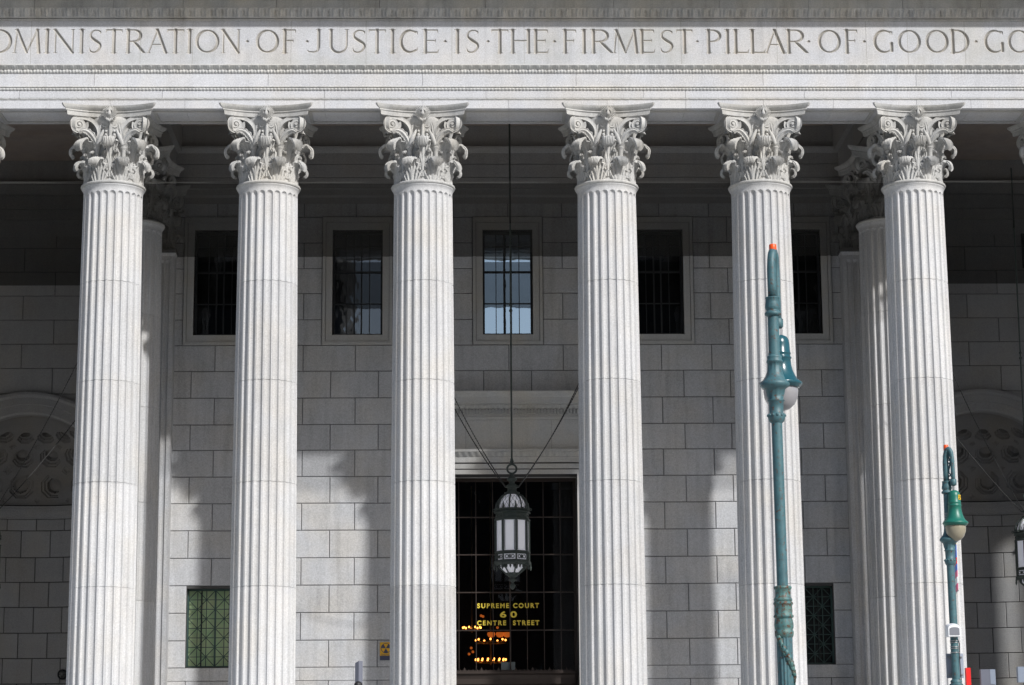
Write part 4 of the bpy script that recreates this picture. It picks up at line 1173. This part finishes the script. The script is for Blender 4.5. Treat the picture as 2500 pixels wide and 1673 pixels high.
    for k in range(n):                                   # opal panes
        t2 = 2*PI*(k+.5)/n; m_ = .535*math.cos(PI/n)
        ax = Vector((math.cos(t2), math.sin(t2), 0)); tg = Vector((-math.sin(t2), math.cos(t2), 0)); c0 = ax*m_
        p = MB(); hw = .20
        p.add([c0-tg*hw+Vector((0,0,zz(1348))), c0+tg*hw+Vector((0,0,zz(1348))), c0+tg*hw+Vector((0,0,zz(1272))), c0-tg*hw+Vector((0,0,zz(1272)))], [(0,1,2,3)])
        p.build('pane', M['milk'], r)
    lo = MB()
    lo.lathe([(.47,zz(1353)),(.47,zz(1371))], seg=n, smooth=False)
    lo.lathe([(.44,zz(1380)),(.36,zz(1388)),(.22,zz(1399)),(.002,zz(1400))], seg=16)
    lo.build('lower_glass', M['milk'], r)
    fi = MB()
    fi.lathe([(.22,zz(1398)),(.23,zz(1401)),(.17,zz(1405)),(.13,zz(1409)),(.06,zz(1411)),(.12,zz(1414)),(.13,zz(1417)),(.07,zz(1419)),(.03,zz(1423)),(.05,zz(1425)),(.095,zz(1429)),(.08,zz(1434)),(.04,zz(1438)),(.002,zz(1440))], seg=16)
    fi.build('finial', M['verd'], r)
    for ch in r.children:
        if ch.name.split('.')[0] in ('dome_frame','cage','pane','lower_glass'): ch.rotation_euler = (0,0,R(11.5))
    return r
def chains(r, anchors, inv):
    for (p, q, sag) in anchors:
        p, q = Vector(p), Vector(q); n = int((q-p).length/.035)
        pts = []; rs = []
        for i in range(n+1):
            t = i/n; a = p.lerp(q, t); a.z -= sag*4*t*(1-t); pts.append(tuple(inv @ a)); rs.append(.011+.010*abs(math.sin(i*PI/3)))
        b = MB(); b.tube(pts, rs, 5); b.build('chain', M['chain'], r)
ly = 4.75
L0 = lantern_proto()
L0.location = (-.05, ly, 12.39)
tag(L0, 'verdigris and milk glass lantern hanging before the doorway in the centre bay', 'lantern', 'hanging portico lanterns')
L1 = copy_tree(L0); L2 = copy_tree(L0)
for o, x, y, z, s, side in ((L1,16.95,5.6,11.52,.88,'cut by the right edge, before the right niche'),(L2,-17.18,5.6,11.52,.88,'cut by the left edge, before the left niche')):
    o.location = (x,y,z); o.scale = (s,s,s); tag(o, 'verdigris and milk glass lantern '+side, 'lantern', 'hanging portico lanterns')
def setchains(o, x, y, z, s, xa, zf, zb):
    mw = Matrix.Translation((x,y,z)) @ Matrix.Scale(s,4); inv = mw.inverted()
    zc_ = z-.0133*60*s; A = []
    for sg in (-1,1):
        A.append(((x+sg*.2*s, y-.12, zc_), (xa[0] if sg<0 else xa[1], .95, zf), .35))
        A.append(((x+sg*.2*s, y+.12, zc_), (xa[0] if sg<0 else xa[1], 8.5, zb), .35))
    chains(o, A, inv)
setchains(L0, -.05, ly, 12.39, 1, (-HC-.1, HC+.1), 16.3, 17.0)
setchains(L1, 16.95, 5.6, 11.52, .88, (HC+2*BAY+.3, HC+4*BAY), 16.9, 17.6)
setchains(L2, -17.18, 5.6, 11.52, .88, (-HC-4*BAY, -HC-2*BAY-.3), 16.9, 17.6)

# ================================================================== CHANDELIERS IN THE HALL
def chandelier(x, y, tiers, label):
    r = empty('chandelier', (x, y, 0), label=label, cat='chandelier', group='lit chandeliers in the hall')
    ztop = max(t[0] for t in tiers)
    b = MB(); b.bar((0,0,min(t[0] for t in tiers)-.2),(0,0,13.4),.03,8)
    for z, rr, n in tiers:
        b.torus((0,0,z-.10),(0,0,1),rr,.025,32,6)
        for k in range(4): a = PI/2*k+.3; b.bar((0,0,z-.05),(rr*math.cos(a),rr*math.sin(a),z-.1),.015,5)
    b.build('frame', M['brass'], r)
    for z, rr, n in tiers:
        for k in range(n):
            a = 2*PI*k/n+.2; q = MB(); q.ball((rr*math.cos(a), rr*math.sin(a), z), .034, 8, 6, 1.2); q.build('bulb', M['bulb'], r)
    return r
c1 = chandelier(-.62, 16.0, [(6.70,.56,16),(7.42,.56,7)], 'two-tiered chandelier of lit bulbs seen through the lower door glass')
sh = MB()
for xx in (.02,.34,.60):
    sh.lathe([(.03,7.50),(.11,7.53),(.15,7.62),(.13,7.69)], xx, -.1, 12, a0=-PI, a1=0)
for xx, zz in ((-.72,7.12),(-.66,6.98),(-.80,6.9),(.25,7.86),(-.35,8.3),(-.28,8.27)): sh.ball((xx,-.15,zz), .05, 6, 5)
sh.build('amber_shade', M['amberlit'], c1)
c2 = chandelier(-1.30, 18.0, [(8.02,.34,9)], 'small chandelier of lit bulbs, farther and higher, seen through the door glass')

# ================================================================== SMALL THINGS ON THE BUILDING
fs = empty('fallout_shelter_sign', (-4.255, YW-.03, 6.60), label='yellow and dark fallout shelter sign fixed to the ashlar beside the column', cat='sign')
b = MB(); b.box(-.20,.20,-.01,.01,-.09,.30); b.build('plate', M['fyellow'], fs)
b = MB(); b.box(-.20,.20,-.011,.01,-.30,-.155); b.build('lower_panel', M['navy'], fs)
b = MB(); b.box(-.20,.20,-.0105,.01,-.155,-.09); b.build('text_band', M['fyellow'], fs)
b = MB(); n = 32
vs = [(.17*math.cos(2*PI*i/n), -.0135, .10+.17*math.sin(2*PI*i/n)) for i in range(n)]; b.add(vs, [tuple(range(n))]); b.build('disc', M['navy'], fs)
b = MB()
for k in range(3):
    a0 = R(90+120*k-30); pts = [(0,-.0165,.10)]+[(.15*math.cos(a0+R(60)*i/8), -.0165, .10+.15*math.sin(a0+R(60)*i/8)) for i in range(9)]
    b.add(pts, [tuple(range(10))])
b.build('trefoil', M['fyellow'], fs)
text('FALLOUT', (0,-.014,-.103), .026, .30, M['navy'], fs, bold=.02)
text('SHELTER', (0,-.015,-.138), .026, .30, M['navy'], fs, bold=.02)
def bulkhead(x, z, y, label):
    r = empty('wall_lamp', (x,y,z), label=label, cat='lamp', group='round wall lamps on the niche walls')
    b = MB(); b.bar((0,0,0),(0,-.12,0),.19,20); b.torus((0,-.13,0),(0,1,0),.155,.03,20,6); b.bar((-.15,-.24,0),(.15,-.24,0),.012,5); b.bar((0,-.24,-.15),(0,-.24,.15),.012,5); b.torus((0,-.2,0),(0,1,0),.15,.012,16,5)
    b.build('housing', M['frame'], r)
    b = MB(); b.ball((0,-.13,0), .13, 14, 8); b.build('lens', mat('grey_lens_'+str(int(x)), (.14,.14,.13), .3), r)
bulkhead(-16.2, 6.22, 15.55, 'round dark wall lamp low on the curved wall of the left niche')
bulkhead(16.45, 6.25, 15.6, 'round dark wall lamp low on the curved wall of the right niche')
b = MB(); b.box(-.24,.24,0,.012,-.15,.12)
tag(b.build('notice', M['paper'], None, (-.1, YG+.04, 6.16)), 'pale paper notice inside the glass above the bronze transom bar', 'notice')

# ================================================================== STREET LAMPS
def fluted(n, a): return lambda t, z: 1+a*math.cos(n*t)
def crook(b, p0, top, out, end, r0, r1):
    pass
def street_lamp(loc, H, ang, spread, drop, bell, globe, post_r, label, detail=0, lean=0.0, scale=1.0, bup=0.0, bw=1.0):
    """loc foot; H height of the arch top; ang direction of the arm in plan"""
    r = empty('street_lamp', loc, label=label, cat='street lamp', group='teal street lamps with bell heads')
    r.rotation_euler = (0, lean, 0); r.scale = (scale,)*3
    dx, dy = math.cos(ang), math.sin(ang)
    S = H/9.1
    dz = H-9.10                                          # measured heights belong to the first lamp
    z = lambda q: q+dz
    pole = MB(); k = post_r
    pole.lathe([(k*1.36, .6), (k*1.36, z(3.80))], seg=96, mod=fluted(14,.05)); 
    pole.lathe([(k*1.02,z(4.30)),(k*1.0,z(6.70))], seg=24)
    pole.lathe([(k*1.9,0.0),(k*1.9,.25),(k*1.6,.35),(k*1.5,.6),(k*1.36,.62)], seg=24)
    pole.lathe([(.080,z(7.6)),(.076,z(8.16))], seg=20)
    pole.build('pole', M['teal'] if detail else M['teal'], r)
    sl_ = MB()                                           # ornamental sleeve, old paint and rust
    sl_.lathe([(k*1.3,z(3.76)),(k*1.62,z(3.79)),(k*1.70,z(3.83)),(k*1.66,z(3.86)),(k*1.5,z(3.87)),(k*1.68,z(3.90)),(k*1.72,z(3.95)),(k*1.6,z(4.0)),(k*1.5,z(4.03)),(k*1.78,z(4.04)),(k*1.80,z(4.06)),(k*1.55,z(4.08)),
               (k*1.62,z(4.13)),(k*1.55,z(4.18)),(k*1.6,z(4.205)),(k*1.76,z(4.215)),(k*1.72,z(4.235)),(k*1.5,z(4.25))], seg=40, mod=lambda t,zz_: 1+.022*math.cos(8*t)+.012*math.cos(16*t+zz_*9))
    sl_.lathe([(k*1.45,z(4.245)),(k*1.62,z(4.26)),(k*1.66,z(4.28)),(k*1.5,z(4.30)),(k*1.38,z(4.31)),(k*1.38,z(4.40)),(k*1.45,z(4.41)),(k*1.62,z(4.425)),(k*1.58,z(4.45)),(k*1.1,z(4.46))] if detail==0 else [(k*1.4,z(4.25)),(k*1.5,z(4.3)),(k*1.0,z(4.34))], seg=36, mod=lambda t,zz_: 1+.02*math.cos(12*t))
    pts = []
    for i in range(40):                                  # garland winding down the fluted shaft
        t = i/39; a = -PI*.82+t*PI*1.15; pts.append((k*1.42*math.cos(a), k*1.42*math.sin(a), z(3.78)-t*.75+.03*math.sin(i*1.9)))
    sl_.tube(pts, [.026+.016*abs(math.sin(i*1.3)) for i in range(40)], 6)
    sl_.tube([(p[0]*1.02,p[1]*1.02,p[2]-.05+.02*math.cos(i*2.3)) for i,p in enumerate(pts)], [.016+.010*abs(math.cos(i*1.7)) for i in range(40)], 5)
    sl_.build('ornamental_sleeve', M['tealold'] if detail==0 else M['teal'], r)
    cp = MB()                                            # capital with the dish
    cp.lathe([(k*1.0,z(6.66)),(.105,z(6.69)),(.115,z(6.73)),(.12,z(6.76)),(.105,z(6.79)),(.095,z(6.80)),(.100,z(6.95)),(.118,z(6.965)),(.118,z(6.975)),(.10,z(6.985)),
              (.115,z(7.05)),(.135,z(7.12)),(.16,z(7.14)),(.195,z(7.17)),(.20,z(7.20)),(.185,z(7.225)),(.15,z(7.26)),(.125,z(7.30)),(.105,z(7.36)),(.092,z(7.44)),(.092,z(7.485)),(.112,z(7.50)),(.112,z(7.52)),(.095,z(7.54)),(.10,z(7.565)),(.10,z(7.58)),(.08,z(7.60))],
             seg=40, mod=lambda t,zz_: 1+(.07*math.cos(12*t) if (z(6.80)<zz_<z(6.95) or z(7.0)<zz_<z(7.1) or z(7.36)<zz_<z(7.5)) else 0))
    for i in range(12): cp.ball((.112*math.cos(2*PI*i/12), .112*math.sin(2*PI*i/12), z(6.765)), .022, 6, 5)
    cp.build('post_capital', M['teal'], r)
    cp = MB()
    cp.lathe([(.078,z(8.14)),(.11,z(8.155)),(.115,z(8.18)),(.10,z(8.20)),(.085,z(8.215)),(.085,z(8.225)),(.095,z(8.24)),(.10,z(8.27)),(.09,z(8.33)),(.085,z(8.38)),(.098,z(8.395)),(.098,z(8.405)),(.075,z(8.41))], seg=32, mod=lambda t,zz_: 1+(.07*math.cos(14*t) if z(8.23)<zz_<z(8.39) else 0))
    cp.build('collar', M['teal'], r)
    arm = MB()                                           # crook: up, over and down to the lamp
    pts = [(0,0,z(8.40)),(0,0,z(8.60))]
    for i in range(13):
        a = PI - PI*i/12; pts.append((dx*(spread/2+spread/2*math.cos(a)), dy*(spread/2+spread/2*math.cos(a)), z(8.80)+.27*math.sin(a)))
    ae = z(8.80)-.75*drop+bup
    pts += [(dx*spread, dy*spread, z(8.80)+(ae-z(8.80))*q) for q in (.33,.66,1)]
    arm.tube(pts, [.062]*3+[.058]*6+[.050]*3+[.042]*6, 12)
    arm.lathe([(.054,ae+.06),(.066,ae+.05),(.066,ae-.05),(.052,ae-.07),(.03,ae-.08)], dx*spread, dy*spread, 16)
    for i in range(9):                                   # scroll work inside the crook
        t = i/8; x_ = spread*(.35+.2*math.sin(i*1.1)); zz_ = z(8.95)-t*.55
        arm.torus((dx*x_, dy*x_, zz_), (-dy,dx,0), .035+.01*(i%2), .014, 10, 5)
    arm.tube([(dx*spread*.3,dy*spread*.3,z(8.98)),(dx*spread*.72,dy*spread*.72,z(8.80)),(dx*spread*.4,dy*spread*.4,z(8.62)),(dx*spread*.12,dy*spread*.12,z(8.45))], .018, 6)
    arm.build('arm', M['teal'], r)
    sx_, sy_ = dx*spread, dy*spread
    stn = MB(); stn.bar((sx_,sy_,ae-.20),(sx_,sy_,ae-.06),.026,10); stn.build('stem', M['steel'], r)
    bt = ae-.19; Bm = MB()
    Bm.lathe([(bw*a_, c_) for a_, c_ in [(.002,bt+.02),(.05,bt+.015),(.095,bt-.01),(.118,bt-.05),(.125,bt-.11),(.130,bt-.22),(.137,bt-.235),(.137,bt-.25),(.130,bt-.26),(.131,bt-.285),(.143,bt-.295),(.143,bt-.31),(.133,bt-.32),(.138,bt-.40),(.155,bt-.48),(.185,bt-.56),(.215,bt-.61),(.245,bt-.635),(.262,bt-.65),(.265,bt-.67),(.25,bt-.69),(.235,bt-.70),(.23,bt-.72),(.20,bt-.72)]], sx_, sy_, 36)
    Bm.build('bell_shade', bell, r)
    gl = MB(); gl.lathe([(bw*a_, c_) for a_, c_ in [(.20,bt-.70),(.212,bt-.76),(.20,bt-.86),(.16,bt-.95),(.10,bt-1.01),(.04,bt-1.035),(.001,bt-1.04)]], sx_, sy_, 28); gl.build('globe', globe, r)
    ct = MB(); ct.lathe([(.045,z(9.05)),(.052,z(9.06)),(.052,z(9.16)),(.045,z(9.17)),(.0,z(9.17))], dx*spread*.42 if detail==0 else dx*spread*.2, dy*spread*.42 if detail==0 else 0, 16); ct.build('photocell', M['orange'], r)
    return r
street_lamp((2.60,-39,.13), 9.03-.06, R(62), .205, .86, M['tealbell'], M['globe'], .074, 'tall teal street lamp before the fifth column, its glossy bell behind the post', 0, lean=-.006, bw=1.13, bup=-.07)
lp2 = street_lamp((6.785,-30,.13), 8.95, R(-46), .17, .86, M['greenbell'], M['globe2'], .080, 'shorter teal street lamp with a matt green bell and yellow number sticker, at the right', 1, lean=-.006, scale=.84, bup=.22)
# number sticker on the second lamp's bell
def at(o, p): return o
b = MB(); bx_, by_ = .17*math.cos(R(-46)), .17*math.sin(R(-46)); bz_ = 8.95-.30-.645+.22-.19-.14
for i in range(6):
    a0, a1 = R(-62+i*11), R(-62+(i+1)*11)
    rr = .134
    b.add([(bx_+rr*math.cos(a0),by_+rr*math.sin(a0),bz_-.05),(bx_+rr*math.cos(a1),by_+rr*math.sin(a1),bz_-.05),(bx_+rr*math.cos(a1),by_+rr*math.sin(a1),bz_+.05),(bx_+rr*math.cos(a0),by_+rr*math.sin(a0),bz_+.05)], [(0,1,2,3)])
ST = b.build('number_sticker', M['yellow'], lp2)
for i, ch in enumerate('29'):
    a = R(-50+i*26)
    t2 = text(ch, (bx_+.137*math.cos(a), by_+.137*math.sin(a), bz_), .075, .045, M['blackpaint'], lp2, bold=.02, name='sticker_number'); t2.rotation_euler = (0,0,a+PI/2)
# straps and clamps on the second pole
b = MB()
for z in (6.50,6.47,6.44,6.41,6.33): b.torus((0,0,(z-.13)/.84),(0,0,1),.083,.008,18,5)
for z in (4.30,4.27,4.20,4.17,4.10): b.torus((0,0,(z-.13)/.84),(0,0,1),.088,.009,18,5)
b.build('strap', M['steel'], lp2)
b = MB(); b.tube([(.06,-.07,5.0),(.10,-.03,4.9),(.09,-.02,4.7),(.08,-.07,4.55),(.10,-.03,4.1),(.09,0,3.6)], .010, 5); b.build('cable', M['blackpaint'], lp2)

# white sensor box
sb = empty('sensor_box', (6.71,-30.13,4.36), label='white domed sensor box with grey face strapped to the shorter street lamp', cat='device')
b = MB()
n = 12; out = []
for (wd, y, zt) in ((.105,-.16,.14),(.112,-.02,.175),(.112,.06,.18)):
    row = [(-wd,y,0.0)]+[(-wd*math.cos(PI*i/n)*1.0, y, zt+.055*math.sin(PI*i/n)) for i in range(n+1)]+[(wd,y,0.0),(-wd,y,0.0)]
    out.append(row)
b.grid(np.array(out), smooth=False); b.add(out[0][:-1], [tuple(range(len(out[0])-1))]); b.add(out[-1][:-1], [tuple(range(len(out[0])-2,-1,-1))])
b.build('housing', M['white'], sb)
b = MB(); wd = .085; pts = [(-wd,-.166,.02)]+[(-wd*math.cos(PI*i/n),-.166,.125+.03*math.sin(PI*i/n)) for i in range(n+1)]+[(wd,-.166,.02)]
b.add(pts, [tuple(range(len(pts)))[::-1]]); b.build('face_panel', M['greyp'], sb)

# grey sign back with bolts
sgn = empty('traffic_sign', (6.775,-29.90,3.88), label='grey metal sign plate seen from behind on the shorter street lamp', cat='sign')
b = MB(); b.box(-.15,.15,0,.012,-.21,.21); b.build('plate', M['alu'], sgn)
b = MB()
for z in (-.15,.15): b.box(-.13,.13,-.015,-.001,z-.012,z+.012)
for (x,z) in ((-.11,.15),(.11,.15),(-.11,-.15),(.11,-.15)): b.bar((x,-.03,z),(x,0,z),.014,8)
b.build('bracket', M['steel'], sgn)

# street banner seen nearly edge-on behind the second lamp's pole
bn = empty('banner', (6.885,-29.9,5.25), R(82), label='narrow multicoloured street banner seen edge-on behind the shorter street lamp', cat='banner')
cols = ['red','yellow','yellow','blue','blue','red','blue','magenta','white','magenta']
for i, c_ in enumerate(cols):
    b = MB(); z1 = 1.06-i*.112; b.box(-.01,.62,-.006,.006,z1-.112,z1)
    b.build('printed_patch', M[c_], bn)
b = MB(); b.bar((-.05,0,1.08),(.66,0,1.08),.012,6); b.bar((-.05,0,-.08),(.66,0,-.08),.012,6); b.build('banner_arm', M['steel'], bn)

# panels and boxes poking up at the bottom right and left
def post_box(name, x, y, zt, w1, w2, h, m1, m2, label, cat, rot=0.0):
    r = empty(name, (x,y,.13), rot, label=label, cat=cat)
    b = MB(); b.box(-w1, w2, -.02, .10, zt-h-.13, zt-.13); b.build('box', m1, r)
    if m2:
        b = MB(); b.add([(w2*.25,-.024,zt-h-.11),(w2,-.024,zt-h-.13),(w2-.004,-.024,zt-.132),(w2*.22,-.024,zt-.132)], [(0,1,2,3)]); b.build('side_panel', m2, r)
    b = MB(); b.bar((0,.04,0),(0,.04,zt-h-.13),.03,8); b.build('post', M['steel'], r)
    return r
post_box('street_sign', 7.63, -27, 4.0, .042, .042, 1.6, M['red'], None, 'tall narrow red panel behind the shorter street lamp', 'sign')
post_box('control_box', 8.0, -27, 3.97, .14, .13, .285, M['alu3'], M['alu2'], 'grey two-faced metal box on a post, right of the red panel', 'metal box')
post_box('control_box', 8.75, -27, 4.015, .20, .25, .285, M['alu2'], None, 'pale grey metal box cut off at the bottom right corner', 'metal box')
gp = empty('metal_post', (-4.53,-5.5,FL-.27), label='grey square metal post with a slanted top behind the person at the steps', cat='post')
b = MB(); b.add([(-.105,-.02,0),(.0,-.11,0),(.105,-.05,0),(.0,.1,0),(-.105,-.02,2.545),(.0,-.11,2.60),(.105,-.05,2.60),(.0,.1,2.60)], [(0,1,5,4),(1,2,6,5),(2,3,7,6),(3,0,4,7),(4,5,6,7)]); b.build('shaft', M['alu3'], gp)

# ================================================================== PERSON (only the crown of the head shows)
def person(loc, rz, label):
    r = empty('person', loc, rz, label=label, cat='person')
    V = [(0,0,.95),(0,.01,1.12),(0,.01,1.32),(0,.02,1.44),(0,.0,1.52),(0,-.02,1.60),(0,-.03,1.68),
         (.10,0,.90),(.11,-.01,.50),(.115,.02,.09),(.115,-.13,.04),(-.10,0,.90),(-.11,-.01,.50),(-.115,.02,.09),(-.115,-.13,.04),
         (.19,.02,1.40),(.24,.04,1.13),(.22,-.08,.90),(-.19,.02,1.40),(-.24,.04,1.13),(-.22,-.08,.90)]
    Ed = [(0,1),(1,2),(2,3),(3,4),(4,5),(5,6),(0,7),(7,8),(8,9),(9,10),(0,11),(11,12),(12,13),(13,14),(3,15),(15,16),(16,17),(3,18),(18,19),(19,20)]
    Rd = [.15,.14,.16,.12,.058,.088,.092,.095,.065,.045,.035,.095,.065,.045,.035,.065,.045,.032,.065,.045,.032]
    me = bpy.data.meshes.new('body'); me.from_pydata(V, Ed, []); o = link('body', me, mat('dark_clothes', (.025,.025,.03), .8), r)
    mod = o.modifiers.new('Skin', 'SKIN'); mod.use_smooth_shade = True
    for i, rr in enumerate(Rd): me.skin_vertices[0].data[i].radius = (rr, rr*.85)
    me.skin_vertices[0].data[0].use_root = True
    sub = o.modifiers.new('Subdivision', 'SUBSURF'); sub.levels = 2; sub.render_levels = 2
    jk = MB(); jk.lathe([(.17,.88),(.19,1.0),(.20,1.2),(.21,1.36),(.17,1.44),(.09,1.50)], seg=20); jk.build('jacket', mat('dark_coat', (.02,.02,.025), .8), r)
    h = MB()
    h.lathe([(.100,1.60),(.115,1.65),(.118,1.70),(.105,1.755),(.075,1.79),(.03,1.81),(.001,1.812)], 0, -.015, 24, mod=lambda t,z: 1+.05*math.cos(3*t+1)+.03*math.cos(7*t))
    h.build('hair', mat('black_hair', (.008,.008,.010), .55), r)
    f = MB()
    for s in (-1,1): f.ball((s*.033,-.105,1.645),.011,8,6); f.ball((s*.092,-.02,1.63),.02,6,5)
    f.lathe([(.001,1.64),(.012,1.61),(.016,1.60),(.001,1.59)], 0, -.115, 8); f.build('face', mat('face_skin', (.42,.26,.19), .6), r)
    return r
person((-4.51,-6.5,FL-.08), R(20), 'person with black hair in a dark coat, only the crown of the head showing')

# ================================================================== BUILDINGS ACROSS THE SQUARE (seen only as reflections)
def office(x0, x1, y0, y1, h, m_, label):
    r = empty('office_building', ((x0+x1)/2, y0, 0), label=label, cat='building')
    w2 = (x1-x0)/2
    b = MB(); b.box(-w2, w2, y1-y0, 0, 0, h); b.box(-w2-.6,w2+.6,y1-y0-.6,.6,h,h+1.2); b.build('wall', m_, r)
    b = MB(); n = int((x1-x0)/3.5)
    for j in range(int(h/4)-1):
        for i in range(n):
            x = -w2+1.2+i*3.5; b.box(x, x+1.6, -.05, .03, 3+j*4, 5.4+j*4)
    o = b.build('windows', M['darkglass'], r); o['kind'] = 'stuff'
    return r
office(-85,-14,-150,-175,78,M['office'],'dark office block across the square, reflected in the left windows')
office(13,80,-150,-175,76,M['office'],'dark office block across the square, reflected in the right windows')
office(-13.5,12.5,-165,-190,45,M['office'],'lower dark office block across the square, behind the camera')
